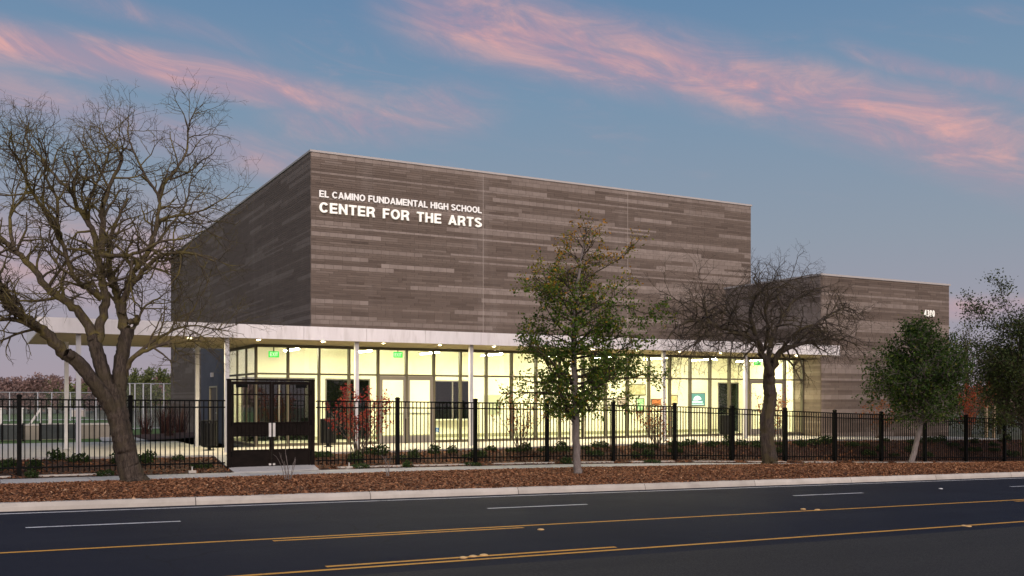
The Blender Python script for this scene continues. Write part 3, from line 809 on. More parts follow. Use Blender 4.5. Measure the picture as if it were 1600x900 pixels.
# ---- canopy
XC0, XC1, YCB = 1.24, 30.40, 34.6
cn = MB()
cn.box(XC0+0.03, XC1-0.03, YC+0.03, YG+0.12, ZS+0.004, ZC-0.03)
cn.box(XC0+0.03, XL+0.10, YG+0.12, YCB-0.03, ZS+0.004, ZC-0.03)
cn.box(XC1-0.03, XR-0.02, YW+0.02, YG+0.12, ZS+0.004, ZC-0.03)
cano = cn.obj('canopy', M['soffit'], bld)
MB().box(XL-0.02, XR-0.02, YG+0.125, YM-0.03, ZS+0.22, ZC-0.05).obj('lobby_roof', M['coping'], bld)
xj = [XC0] + [10.28 + 1.95*k for k in range(-4, 11)] + [XC1]
for i in range(len(xj)-1):
    MB().box(xj[i]+0.005, xj[i+1]-0.005, YC, YC+0.03, ZS, ZC).obj('fascia_panel', M['fascia'], cano)
for (y0, y1) in ((YC+0.036, YC+2.2), (YC+2.21, YC+4.4), (YC+4.41, YCB)):
    MB().box(XC0, XC0+0.03, y0, y1, ZS, ZC).obj('fascia_panel', M['fascia'], cano)
MB().box(XC1-0.03, XC1, YC+0.036, YW-0.1, ZS, ZC).obj('fascia_panel', M['fascia'], cano)
MB().box(XC0+0.04, XL-0.03, YCB-0.03, YCB, ZS, ZC).obj('fascia_panel', M['fascia'], cano)
def column(x, y):
    mb = MB().box(x-0.06, x+0.06, y-0.06, y+0.06, 0.015, ZS+0.003)
    co = mb.obj('column', M['column'], bld)
    MB().box(x-0.12, x+0.12, y-0.12, y+0.12, 0.0, 0.015).obj('base_plate', M['column'], co)
for k in range(7): column(2.26+3.9*k, YC+0.3)
column(2.26, 32.6); column(6.05, 32.2)
# recessed downlights in the canopy
def disc(mb, x, y, z, r_, n=12, down=True):
    a = np.linspace(0, 2*np.pi, n, endpoint=False)
    V = [(x+r_*math.cos(t), y+r_*math.sin(t), z) for t in a] + [(x, y, z)]
    F = [[i, (i+1) % n, (i+2) % n, n] for i in range(0, n, 2)]
    if down: F = [f[::-1] for f in F]
    return mb.raw(V, F)
for k in range(-1, 12):
    x = 7.13 + 1.95*k; y = YC + 0.55
    if x > XC1-0.4: break
    mb = MB(); n = 12
    a = np.linspace(0, 2*np.pi, n, endpoint=False)
    V = [(x+0.085*math.cos(t), y+0.085*math.sin(t), ZS+0.004) for t in a] + [(x+0.085*math.cos(t), y+0.085*math.sin(t), ZS-0.012) for t in a] + [(x+0.062*math.cos(t), y+0.062*math.sin(t), ZS-0.012) for t in a]
    F = [[i, n+i, n+(i+1) % n, (i+1) % n] for i in range(n)] + [[n+i, 2*n+i, 2*n+(i+1) % n, n+(i+1) % n] for i in range(n)]
    mb.raw(V, F)
    do = mb.obj('downlight', M['steel'], cano)
    disc(MB(), x, y, ZS-0.006, 0.062).obj('lens', M['downlight'], do)

# ---- lettering
HS = 0.092                                               # half stroke of the bold sans letters (cap height 1)
def arc(cx, cy, rx, ry, a0, a1, n=14):
    return [(cx+rx*math.cos(R(a)), cy+ry*math.sin(R(a))) for a in np.linspace(a0, a1, n)]
def glyphs():
    h = HS; G = {}
    ln = lambda *p: (list(p), False)
    G['E'] = (.60, [ln((h, 0), (h, 1)), ln((h, 1-h), (.60, 1-h)), ln((h, .5), (.56, .5)), ln((h, h), (.60, h))])
    G['F'] = (.56, [ln((h, 0), (h, 1)), ln((h, 1-h), (.56, 1-h)), ln((h, .48), (.51, .48))])
    G['L'] = (.55, [ln((h, 0), (h, 1)), ln((h, h), (.55, h))])
    G['H'] = (.69, [ln((h, 0), (h, 1)), ln((.69-h, 0), (.69-h, 1)), ln((h, .52), (.69-h, .52))])
    G['I'] = (.20, [ln((.1, 0), (.1, 1))])
    G['T'] = (.62, [ln((.31, 0), (.31, 1)), ln((0, 1-h), (.62, 1-h))])
    G['N'] = (.70, [ln((h, 0), (h, 1)), ln((.70-h, 0), (.70-h, 1)), ln((h-.03, 1.05), (.70-h+.03, -.05))])
    G['M'] = (.84, [ln((h, 0), (h, 1)), ln((.84-h, 0), (.84-h, 1)), ln((h-.01, 1.05), (.43, -.03)), ln((.84-h+.01, 1.05), (.41, -.03))])
    G['A'] = (.74, [ln((.085, -.05), (.375, 1.03)), ln((.655, -.05), (.365, 1.03)), ln((.18, .29), (.56, .29))])
    G['X'] = (.70, [ln((.08, -.05), (.62, 1.05)), ln((.62, -.05), (.08, 1.05))])
    G['U'] = (.70, [([(h, 1)] + arc(.35, .35, .35-h, .35-h, 180, 360) + [(.70-h, 1)], False)])
    G['D'] = (.70, [([(h, h), (h, 1-h), (.30, 1-h)] + arc(.30, .5, .40-h, .5-h, 84, -84, 16) + [(.30, h)], True)])
    G['O'] = (.77, [(arc(.385, .5, .385-h, .5-h, 0, 342, 24), True)])
    G['0'] = (.56, [(arc(.28, .5, .28-h, .5-h, 0, 342, 22), True)])
    G['C'] = (.72, [(arc(.375, .5, .375-h, .5-h, 38, 322, 22), False)])
    G['G'] = (.75, [(arc(.38, .5, .38-h, .5-h, 42, 315, 22), False), ln((.40, .45), (.75, .45)), ln((.75-h, .45), (.75-h, 0))])
    G['R'] = (.70, [ln((h, 0), (h, 1)), ([(h, 1-h), (.40, 1-h)] + arc(.40, .71, .19, .29-h, 80, -80, 10) + [(.40, .42), (h, .42)], False), ln((.50, .44), (.60, -.04))])
    G['S'] = (.66, [(arc(.33, .735, .235, .265-h, 20, 235, 12) + arc(.33, .275, .245, .275-h, 62, -160, 14), False)])
    G['3'] = (.56, [(arc(.27, .74, .19, .26-h, 150, -70, 10) + arc(.27, .27, .20, .27-h, 75, -155, 12), False)])
    G['4'] = (.58, [ln((.58-.17, 0), (.58-.17, 1)), ln((.0, .29), (.58, .29)), ln((.05, .27), (.40, 1.0))])
    return G
GLY = glyphs()
def ribbon(mb, pts, closed, sx, sz, depth, ox, eps):
    P = np.array(pts, float); n = len(P)
    prev = np.roll(P, 1, 0); nxt = np.roll(P, -1, 0)
    d1 = P-prev; d2 = nxt-P
    if not closed: d1[0] = d2[0]; d2[-1] = d1[-1]
    d1 /= np.linalg.norm(d1, axis=1, keepdims=True)+1e-9; d2 /= np.linalg.norm(d2, axis=1, keepdims=True)+1e-9
    n1 = np.stack([-d1[:, 1], d1[:, 0]], -1); n2 = np.stack([-d2[:, 1], d2[:, 0]], -1)
    mt = n1+n2; mt /= np.linalg.norm(mt, axis=1, keepdims=True)+1e-9
    k = HS/np.clip((mt*n1).sum(1), 0.45, 1)
    A = P+mt*k[:, None]; B_ = P-mt*k[:, None]
    A[:, 1] = np.clip(A[:, 1], 0, 1); B_[:, 1] = np.clip(B_[:, 1], 0, 1)
    V = []
    for q in (A, B_):
        V += [(ox+x*sx, -depth-eps, z*sz) for x, z in q]
        V += [(ox+x*sx, 0.0, z*sz) for x, z in q]
    a, ab, c_, cb = 0, n, 2*n, 3*n; F = []
    for i in range(n if closed else n-1):
        j = (i+1) % n
        F += [[a+i, a+j, c_+j, c_+i], [a+i, ab+i, ab+j, a+j], [c_+i, c_+j, cb+j, cb+i]]
    if not closed: F += [[a, c_, cb, ab], [a+n-1, ab+n-1, cb+n-1, c_+n-1]]
    mb.raw(V, F)
def lettering(name, body, x0, x1, z0, z1, Y, material, parent, depth=0.07, gap=0.10, space=0.30):
    adv = [space if ch == ' ' else GLY[ch][0] for ch in body]
    tot = sum(adv) + gap*(len(body)-1); sx = (x1-x0)/tot; sz = z1-z0; u = 0.0
    for ch, w_ in zip(body, adv):
        if ch != ' ':
            mb = MB()
            for i, (pts, closed) in enumerate(GLY[ch][1]): ribbon(mb, pts, closed, sx, sz, depth, 0.0, 0.0012*i)
            me = mesh_np(name, np.vstack(mb.V)+np.array([u*sx, 0, 0]), np.vstack(mb.F), material)
            o = bpy.data.objects.new(name, me); o.location = (x0, Y, z0); link(o, parent)
        u += w_ + gap
sg = empty('wall_sign', (12.94, YM-0.05, 9.6), 'white raised letters EL CAMINO FUNDAMENTAL HIGH SCHOOL CENTER FOR THE ARTS', 'sign')
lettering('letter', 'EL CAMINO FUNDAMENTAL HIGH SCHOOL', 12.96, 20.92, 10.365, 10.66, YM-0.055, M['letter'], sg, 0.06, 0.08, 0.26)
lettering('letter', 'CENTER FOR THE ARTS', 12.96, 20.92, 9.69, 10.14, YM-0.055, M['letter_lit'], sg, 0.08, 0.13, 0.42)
sg2 = empty('wall_sign', (37.75, YW-0.05, 5.3), 'white house number 4300 on the low wing', 'sign')
lettering('digit', '4300', 37.72, 38.42, 5.28, 5.58, YW-0.05, M['letter_lit'], sg2, 0.03, 0.16)

# ---- lobby fittings
def exit_sign(x, y, z, label):
    t = empty('exit_sign', (x, y, z), label, 'exit sign', 'green exit signs')
    MB().box(x-0.17, x+0.17, y, y+0.04, z-0.10, z+0.10).obj('panel', M['exit'], t)
    MB().box(x-0.02, x+0.02, y+0.01, y+0.03, z+0.10, ZS+0.12).obj('bracket', M['mullion'], t)
    lettering('letter', 'EXIT', x-0.13, x+0.13, z-0.06, z+0.06, y-0.003, M['exit_text'], t, 0.004)
exit_sign(xat(428, 31.6), 31.6, 2.98, 'green EXIT sign by the glass corner of the lobby')
exit_sign(xat(622, 31.6), 31.6, 3.06, 'green EXIT sign above the double door near the ticket window')
exit_sign(xat(1184, 31.6), 31.6, 3.06, 'green EXIT sign above the double door beside the low wing')
fx = [9.2 + 2.55*k for k in range(9)]
for x in fx:
    t = empty('tube_light', (x, 32.6, 3.2), 'slim lit tube light under the lobby ceiling', 'ceiling light', 'tube lights in the lobby')
    MB().box(x-0.05, x+0.05, 31.7, 33.3, 3.20, 3.26).obj('housing', M['steel'], t)
    MB().box(x-0.04, x+0.04, 31.72, 33.28, 3.165, 3.198).obj('diffuser', M['tube_light'], t)
    MB().box(x-0.01, x+0.01, 32.0, 32.02, 3.26, ZS+0.12).box(x-0.01, x+0.01, 33.0, 33.02, 3.26, ZS+0.12).obj('hanger', M['steel'], t)
def art(px0, px1, py0, py1, label, cols, frame=(0.05, 0.04, 0.035), cat='picture', scale=3.0):
    Y = YB - 0.04
    a, c_ = at(px0, py0, Y), at(px1, py1, Y)
    x0, x1 = a.x, c_.x; xm = (x0+x1)/2
    z1 = at((px0+px1)/2, py0, Y).z; z0 = at((px0+px1)/2, py1, Y).z
    t = empty('framed_picture', (xm, Y, z0), label, cat, 'pictures on the lobby wall')
    f = 0.035
    MB().box(x0, x1, Y, Y+0.035, z0, z0+f).box(x0, x1, Y, Y+0.035, z1-f, z1).box(x0, x0+f, Y, Y+0.035, z0+f, z1-f).box(x1-f, x1, Y, Y+0.035, z0+f, z1-f).obj('frame', mat('picture_frame', frame, 0.5), t)
    m = mat('picture_print', cols[0], 0.6); B, p = nodes(m)
    n = B.noise(pos(B), scale, 4, 0.6, 0.8)
    st = [(i/(len(cols)-1)*0.36+0.32, c) for i, c in enumerate(cols)]
    B.put(p.inputs['Base Color'], B.ramp(n, st))
    MB().box(x0+f, x1-f, Y+0.012, Y+0.03, z0+f, z1-f).obj('print', m, t)
art(978, 1009, 600, 618, 'wide landscape picture hung above the others', [(0.5, 0.45, 0.3), (0.3, 0.28, 0.16), (0.6, 0.55, 0.4)])
art(945, 959, 622, 641, 'small picture of grey shapes in white mount', [(0.7, 0.68, 0.6), (0.3, 0.28, 0.26), (0.6, 0.58, 0.5)])
art(965, 983, 620, 636, 'picture with pink and dark shapes', [(0.7, 0.6, 0.55), (0.25, 0.2, 0.2), (0.6, 0.5, 0.45)])
art(994, 1007, 622, 645, 'upright picture with green patch', [(0.75, 0.75, 0.65), (0.1, 0.4, 0.16), (0.7, 0.7, 0.6)])
art(1018, 1035, 623, 633, 'small red and brown picture', [(0.35, 0.07, 0.03), (0.5, 0.16, 0.05), (0.25, 0.06, 0.03)])
art(1047, 1059, 617, 632, 'small orange picture on the lobby wall', [(0.7, 0.42, 0.14), (0.6, 0.5, 0.3), (0.7, 0.6, 0.3)])
art(884, 901, 621, 641, 'brown portrait picture near the young tree', [(0.3, 0.18, 0.1), (0.5, 0.36, 0.2), (0.16, 0.1, 0.07)])
art(850, 864, 620, 640, 'pale sketch in thin dark frame', [(0.75, 0.73, 0.66), (0.7, 0.68, 0.6), (0.76, 0.74, 0.66)])
art(757, 783, 617, 648, 'plain grey green notice board', [(0.34, 0.36, 0.26), (0.36, 0.38, 0.28), (0.33, 0.35, 0.25)], (0.4, 0.4, 0.3), 'notice board')
# screen with a pale dome on teal
Y = YB-0.05; a = at(1077, 614, Y); c_ = at(1102, 634, Y); xm = (a.x+c_.x)/2
t = empty('wall_screen', (xm, Y, c_.z), 'teal screen showing a pale domed shape', 'screen')
MB().box(a.x, c_.x, Y, Y+0.04, c_.z, a.z).obj('casing', mat('screen_casing', (0.03, 0.03, 0.03), 0.4), t)
MB().box(a.x+0.03, c_.x-0.03, Y-0.004, Y-0.001, c_.z+0.03, a.z-0.03).obj('display', mat('screen_teal', (0.02, 0.10, 0.11), 0.3, emit=(0.03, 0.20, 0.22), estr=0.9), t)
mb = MB(); n = 16; zc = (a.z+c_.z)/2
ang = np.linspace(0, np.pi, n)
V = [(xm, Y-0.008, zc-0.05)] + [(xm+0.24*math.cos(q), Y-0.008, zc-0.05+0.22*math.sin(q)) for q in ang]
mb.raw(V, [[0, i+2, i+1, i] if i > 0 else [0, 3, 2, 1] for i in range(2, n-1, 2)])
mb.box(xm-0.30, xm+0.30, Y-0.009, Y-0.006, zc-0.16, zc-0.08).box(xm-0.36, xm+0.36, Y-0.009, Y-0.006, zc-0.24, zc-0.20).obj('picture', mat('screen_pale', (0.4, 0.6, 0.6), 0.3, emit=(0.45, 0.75, 0.75), estr=0.8), t)
# accessible counter sign
p0 = at(683, 672, YB-0.02); t = empty('access_sign', p0, 'small blue access sign on the wall below ticket window', 'sign')
MB().box(p0.x-0.085, p0.x+0.085, YB-0.02, YB-0.006, p0.z-0.085, p0.z+0.085).obj('plate', mat('sign_blue', (0.02, 0.12, 0.45), 0.4), t)
mb = MB(); mb.box(p0.x-0.012, p0.x+0.006, YB-0.024, YB-0.021, p0.z-0.01, p0.z+0.055).box(p0.x+0.006, p0.x+0.035, YB-0.024, YB-0.021, p0.z-0.012, p0.z+0.003)
mb.box(p0.x+0.03, p0.x+0.042, YB-0.024, YB-0.021, p0.z-0.05, p0.z-0.012)
q = np.linspace(R(110), R(350), 14)
for i in range(13):
    mb.bar((p0.x-0.005+0.04*math.cos(q[i]), YB-0.0225, p0.z-0.025+0.04*math.sin(q[i])), (p0.x-0.005+0.04*math.cos(q[i+1]), YB-0.0225, p0.z-0.025+0.04*math.sin(q[i+1])), 0.003, 0.009)
mb.obj('symbol', mat('sign_white', (0.85, 0.85, 0.85), 0.4), t)

# ================================================================== FENCE AND GATE
YF = 25.5
picket_me = mesh_np('picket', np.vstack(MB().box(-0.0115, 0.0115, -0.0115, 0.0115, 0.08, 1.80).V), BOXF, M['black_metal'])
def post_mesh():
    mb = MB().box(-0.05, 0.05, -0.05, 0.05, -0.15, 1.87)
    r_ = [(0.058, 1.87), (0.058, 1.895), (0.042, 1.92), (0.016, 1.93)]
    V = [(sx*q, sy*q, z) for q, z in r_ for sx, sy in ((-1,-1),(1,-1),(1,1),(-1,1))]
    F = [[i*4+j, i*4+(j+1) % 4, (i+1)*4+(j+1) % 4, (i+1)*4+j] for i in range(3) for j in range(4)] + [[12, 13, 14, 15], [3, 2, 1, 0]]
    mb.raw(V, F)
    return mesh_np('post', np.vstack(mb.V), np.vstack(mb.F), M['black_metal'])
post_me = post_mesh()
def fence(xs_, label, first_post=True, last_post=True):
    f = empty('metal_fence', (xs_[0], YF, float(zf(xs_[0]))), label, 'fence')
    for i, x in enumerate(xs_):
        if (i == 0 and not first_post) or (i == len(xs_)-1 and not last_post): continue
        o = bpy.data.objects.new('post', post_me); o.location = (x, YF, float(zf(x))); link(o, f)
    for i in range(len(xs_)-1):
        a, c_ = xs_[i], xs_[i+1]; za, zc = float(zf(a)), float(zf(c_))
        for h in (1.80, 1.63, 0.20):
            MB().bar((a+0.05, YF, za+h+(zc-za)*0.05/(c_-a)), (c_-0.05, YF, zc+h-(zc-za)*0.05/(c_-a)), 0.036, 0.036).obj('rail', M['black_metal'], f)
        n = max(1, round((c_-a)/0.1162)-1)
        for j in range(1, n+1):
            x = a + (c_-a)*j/(n+1)
            o = bpy.data.objects.new('picket', picket_me); o.location = (x, YF, za+(zc-za)*j/(n+1)); link(o, f)
    return f
GX0, GX1 = 5.54, 7.84
fence([-1.68-2.44, -1.68, 0.76, 3.20, GX0], 'black metal picket fence between bare thick tree and gate', True, False)
fence([GX1] + [10.24+2.44*k for k in range(0, 13)], 'long black metal picket fence running downhill in front of lobby', False, True)
gz = float(zf(6.7)); GT = gz + 2.33
gate = empty('double_gate', ((GX0+GX1)/2, YF, gz), 'tall dark brown double gate with kick plates and steel locks', 'gate')
for x in (GX0+0.05, GX1-0.05):
    MB().box(x-0.05, x+0.05, YF-0.05, YF+0.05, gz-0.2, GT).obj('post', M['gate_metal'], gate)
MB().box(GX0-0.01, GX1+0.01, YF-0.055, YF+0.055, GT, GT+0.045).obj('head_bar', M['gate_metal'], gate)
xm = (GX0+GX1)/2
for s_, (a, c_) in enumerate(((GX0+0.115, xm-0.008), (xm+0.008, GX1-0.115))):
    lf = MB(); f = 0.05
    lf.box(a, a+f, YF-0.03, YF+0.03, gz+0.05, GT-0.02).box(c_-f, c_, YF-0.03, YF+0.03, gz+0.05, GT-0.02)
    lf.box(a+f, c_-f, YF-0.03, YF+0.03, GT-0.10, GT-0.02).box(a+f, c_-f, YF-0.02, YF+0.02, GT-0.38, GT-0.345)
    lf.box(a+f, c_-f, YF-0.03, YF+0.03, gz+1.21, gz+1.25).box(a+f, c_-f, YF-0.03, YF+0.03, gz+0.88, gz+0.92).box(a+f, c_-f, YF-0.02, YF+0.02, gz+0.50, gz+0.53)
    lo_ = lf.obj('gate_leaf', M['gate_metal'], gate)
    MB().box(a+f, c_-f, YF+0.0, YF+0.012, gz+0.92, gz+1.21).obj('lock_plate', M['gate_metal'], lo_)
    MB().box(a+f, c_-f, YF-0.012, YF+0.0, gz+0.05, gz+0.50).obj('kick_plate', M['gate_metal'], lo_)
    for j in range(1, 9):
        x = a+f + (c_-a-2*f)*j/9
        MB().box(x-0.010, x+0.010, YF-0.030, YF-0.010, gz+0.53, GT-0.10).obj('picket', M['gate_metal'], lo_)
    for j in range(3):
        hz = gz + (0.35, 1.15, 1.95)[j]; hx = a-0.012 if s_ == 0 else c_+0.012
        MB().box(hx-0.015, hx+0.015, YF-0.05, YF-0.032, hz, hz+0.14).obj('hinge', M['black_metal'], lo_)
    lx = c_-0.045 if s_ == 0 else a+0.045
    lk = MB().box(lx-0.032, lx+0.032, YF-0.055, YF-0.031, gz+0.86, gz+1.22).obj('lock_box', M['steel'], lo_)
    MB().bar((lx, YF-0.085, gz+0.93), (lx, YF-0.085, gz+1.06), 0.02, 0.02).bar((lx, YF-0.085, gz+0.94), (lx, YF-0.05, gz+0.94), 0.015, 0.015).bar((lx, YF-0.085, gz+1.05), (lx, YF-0.05, gz+1.05), 0.015, 0.015).obj('handle', M['steel'], lo_)
    MB().box(lx-0.03, lx+0.03, YF-0.05, YF-0.02, gz+0.11, gz+0.16).obj('drop_bolt', M['steel'], lo_)
    sx = a+f+0.05 if s_ == 0 else c_-f-0.05-0.30
    MB().box(sx+0.0, sx+0.30, YF-0.05, YF-0.031, GT-0.18, GT-0.10).obj('closer', M['black_metal'], lo_)
MB().box(xm-0.035, xm+0.035, YF-0.03, YF+0.03, gz-0.02, gz+0.05).obj('floor_stop', M['steel'], gate)

# ---- litter bins on the walk
def bin_(x, y, label):
    t = empty('litter_bin', (x, y, 0), label, 'bin', 'black slatted litter bins')
    for j in range(16):
        an = 2*math.pi*j/16
        cx, cy = x+0.24*math.cos(an), y+0.24*math.sin(an)
        tx, ty = -math.sin(an)*0.035, math.cos(an)*0.035
        nx_, ny_ = math.cos(an)*0.008, math.sin(an)*0.008
        MB().hexa([(cx-tx-nx_,cy-ty-ny_,0.13),(cx+tx-nx_,cy+ty-ny_,0.13),(cx+tx+nx_,cy+ty+ny_,0.13),(cx-tx+nx_,cy-ty+ny_,0.13),
                   (cx-tx-nx_,cy-ty-ny_,0.86),(cx+tx-nx_,cy+ty-ny_,0.86),(cx+tx+nx_,cy+ty+ny_,0.86),(cx-tx+nx_,cy-ty+ny_,0.86)]).obj('slat', M['bin'], t)
    MB().tube([(x, y, 0.14), (x, y, 0.80)], 0.215, 12).obj('liner', M['bin'], t)
    MB().tube([(x, y, 0.86), (x, y, 0.885), (x, y, 0.90)], [0.265, 0.265, 0.20], 16).obj('lid', M['bin'], t)
    MB().tube([(x, y, 0.0), (x, y, 0.02), (x, y, 0.03), (x, y, 0.14)], [0.14, 0.14, 0.05, 0.05], 12).obj('foot', M['bin'], t)
bin_(xat(513, 29.9), 29.9, 'black slatted litter bin outside the lobby beside the gate')
bin_(xat(1134, 29.4), 29.4, 'black slatted litter bin near the dark inner doors')
bin_(xat(327, 29.6), 29.6, 'black slatted litter bin behind the fence near the dark wall')

# small pop-up sprinkler valves by the sidewalk
for px, py in ((545, 729), (300, 735)):
    x = xat(px, 25.15); z = float(zf(x))
    t = empty('sprinkler_riser', (x, 25.13, z), 'small pale sprinkler riser on a block beside the sidewalk', 'sprinkler', 'sprinkler risers')
    MB().box(x-0.09, x+0.09, 25.07, 25.19, z-0.03, z+0.05).obj('block', M['kerb'], t)
    MB().tube([(x, 25.13, z+0.05), (x, 25.13, z+0.14), (x, 25.13, z+0.15)], [0.015, 0.015, 0.03], 8).obj('riser', M['white_post'], t)

# ================================================================== TREES AND PLANTS
class Tree:
    def __init__(s, seed): s.g = np.random.default_rng(seed); s.parts = []; s.n = 0; s.V = []; s.F = []; s.tips = []; s.ridge = 0.5
    def tube(s, P, rad, n):
        V, F = tube_arr(P, rad, n); s.V.append(V); s.F.append(F + s.n); s.n += len(V)
    def grow(s, p, d, L, r0, lev, maxlev, K):
        """one branch and its children; K: dict of per-level settings"""
        g = s.g; st = K['step'][min(lev, len(K['step'])-1)]
        n = max(3, int(L/st)); P = [np.array(p, float)]; d = np.array(d, float)
        gn = K['gnarl']
        for i in range(n):
            d = d + g.normal(0, gn, 3) + np.array([0, 0, K['up'][min(lev, len(K['up'])-1)]])
            d /= np.linalg.norm(d); P.append(P[-1] + d*L/n)
        P = np.array(P); rad = r0*(1 - 0.72*np.linspace(0, 1, n+1)) + 0.0012
        s.tube(P, rad, 5 if lev <= 1 else (4 if r0 > 0.012 else 3))
        s.kids(P, rad, L, lev, maxlev, K)
    def kids(s, P, rad, L, lev, maxlev, K, t0=0.22, tmax=1.0):
        g = s.g
        if lev >= maxlev:
            s.tips.append(P[1:]); return
        if lev >= maxlev-1: s.tips.append(P[len(P)//2:])
        dens = K['dens'][min(lev, len(K['dens'])-1)]
        n = max(1, int(L*dens*g.uniform(0.8, 1.2)))
        for q in range(n):
            t = t0 + (tmax-t0)*((q+g.uniform(0, 1))/n)
            i = min(len(P)-2, int(t*(len(P)-1))); f = t*(len(P)-1)-i
            p = P[i]*(1-f)+P[i+1]*f; d = P[i+1]-P[i]; d /= np.linalg.norm(d)+1e-9
            v = g.normal(0, 1, 3); v -= d*v.dot(d); v /= np.linalg.norm(v)+1e-9
            an = R(g.uniform(*K['ang'])); dd = d*math.cos(an)+v*math.sin(an)
            LL = K['len'][min(lev, len(K['len'])-1)]*g.uniform(0.55, 1.25)*(1-K.get('fade', 0.35)*t)
            rr = min(rad[i]*0.62, K['rad'][min(lev, len(K['rad'])-1)]*g.uniform(0.7, 1.1))
            s.grow(p, dd, LL, rr, lev+1, maxlev, K)
    def limb(s, pts, rads, K, lev=0, maxlev=4, n=9, t0=0.2, sub=5, kids=True, wob=0.03):
        P = np.array([tuple(p) for p in pts], float); k = len(P)
        # Catmull-Rom
        Q = []; RR = []
        E = np.vstack([2*P[0]-P[1], P, 2*P[-1]-P[-2]])
        for i in range(k-1):
            for t in np.linspace(0, 1, sub, endpoint=False):
                a, b_, c_, d = E[i], E[i+1], E[i+2], E[i+3]
                Q.append(0.5*((2*b_)+(-a+c_)*t+(2*a-5*b_+4*c_-d)*t*t+(-a+3*b_-3*c_+d)*t**3)); RR.append(rads[i]*(1-t)+rads[i+1]*t)
        Q.append(P[-1]); RR.append(rads[-1]); Q = np.array(Q); RR = np.array(RR)
        Q[1:-1] += s.g.normal(0, wob, (len(Q)-2, 3))*np.clip(RR[1:-1, None]*8, 0.2, 1)
        V, F = tube_arr(Q, RR*(1+s.g.normal(0, 0.04 if n < 12 else 0.010, len(RR))), n)
        if n >= 12:
            # furrowed bark: ridges that run and twist along the stem
            kk = len(Q); V = V.reshape(kk, n, 3); dirv = V - Q[:, None, :]
            ph = np.arange(n)[None, :]*2*np.pi/n; hh = np.linspace(0, 1, kk)[:, None]
            rid = 0.05*np.sin(5*ph+6*hh) + 0.035*np.sin(9*ph-11*hh+1.0) + 0.03*np.cumsum(s.g.normal(0, 0.35, (kk, n)), 0)*0.5 + s.g.normal(0, 0.012, (kk, n)) + 0.05*s.g.normal(0, 0.5, n)[None, :]
            V = (Q[:, None, :] + dirv*(1+rid[..., None]*s.ridge)).reshape(-1, 3)
        s.V.append(V); s.F.append(F + s.n); s.n += len(V)
        if kids: s.kids(Q, RR, np.linalg.norm(np.diff(Q, axis=0), axis=1).sum(), lev, maxlev, K, t0)
        return Q, RR
    def flush(s, name, material, parent):
        me = mesh_np(name, np.vstack(s.V), np.vstack(s.F), material, smooth=True)
        s.V, s.F, s.n = [], [], 0
        return link(bpy.data.objects.new(name, me), parent)

def leaves(name, centers, size, material, parent, seed, tone_fn, aspect=0.5, droop=0.0):
    g = np.random.default_rng(seed); n = len(centers); C = np.asarray(centers, float)
    u = g.normal(0, 1, (n, 3)); u[:, 2] -= droop; u /= np.linalg.norm(u, axis=1, keepdims=True)
    v = g.normal(0, 1, (n, 3)); v -= u*(u*v).sum(1, keepdims=True); v /= np.linalg.norm(v, axis=1, keepdims=True)
    L = (size*g.uniform(0.6, 1.3, n))[:, None]; W = L*aspect
    V = np.stack([C, C+u*L*0.5+v*W*0.5, C+u*L, C+u*L*0.5-v*W*0.5], 1).reshape(-1, 3)
    F = np.arange(4*n).reshape(-1, 4)
    me = mesh_np(name, V, F, material, np.clip(tone_fn(C, g), 0, 1))
    return link(bpy.data.objects.new(name, me), parent)


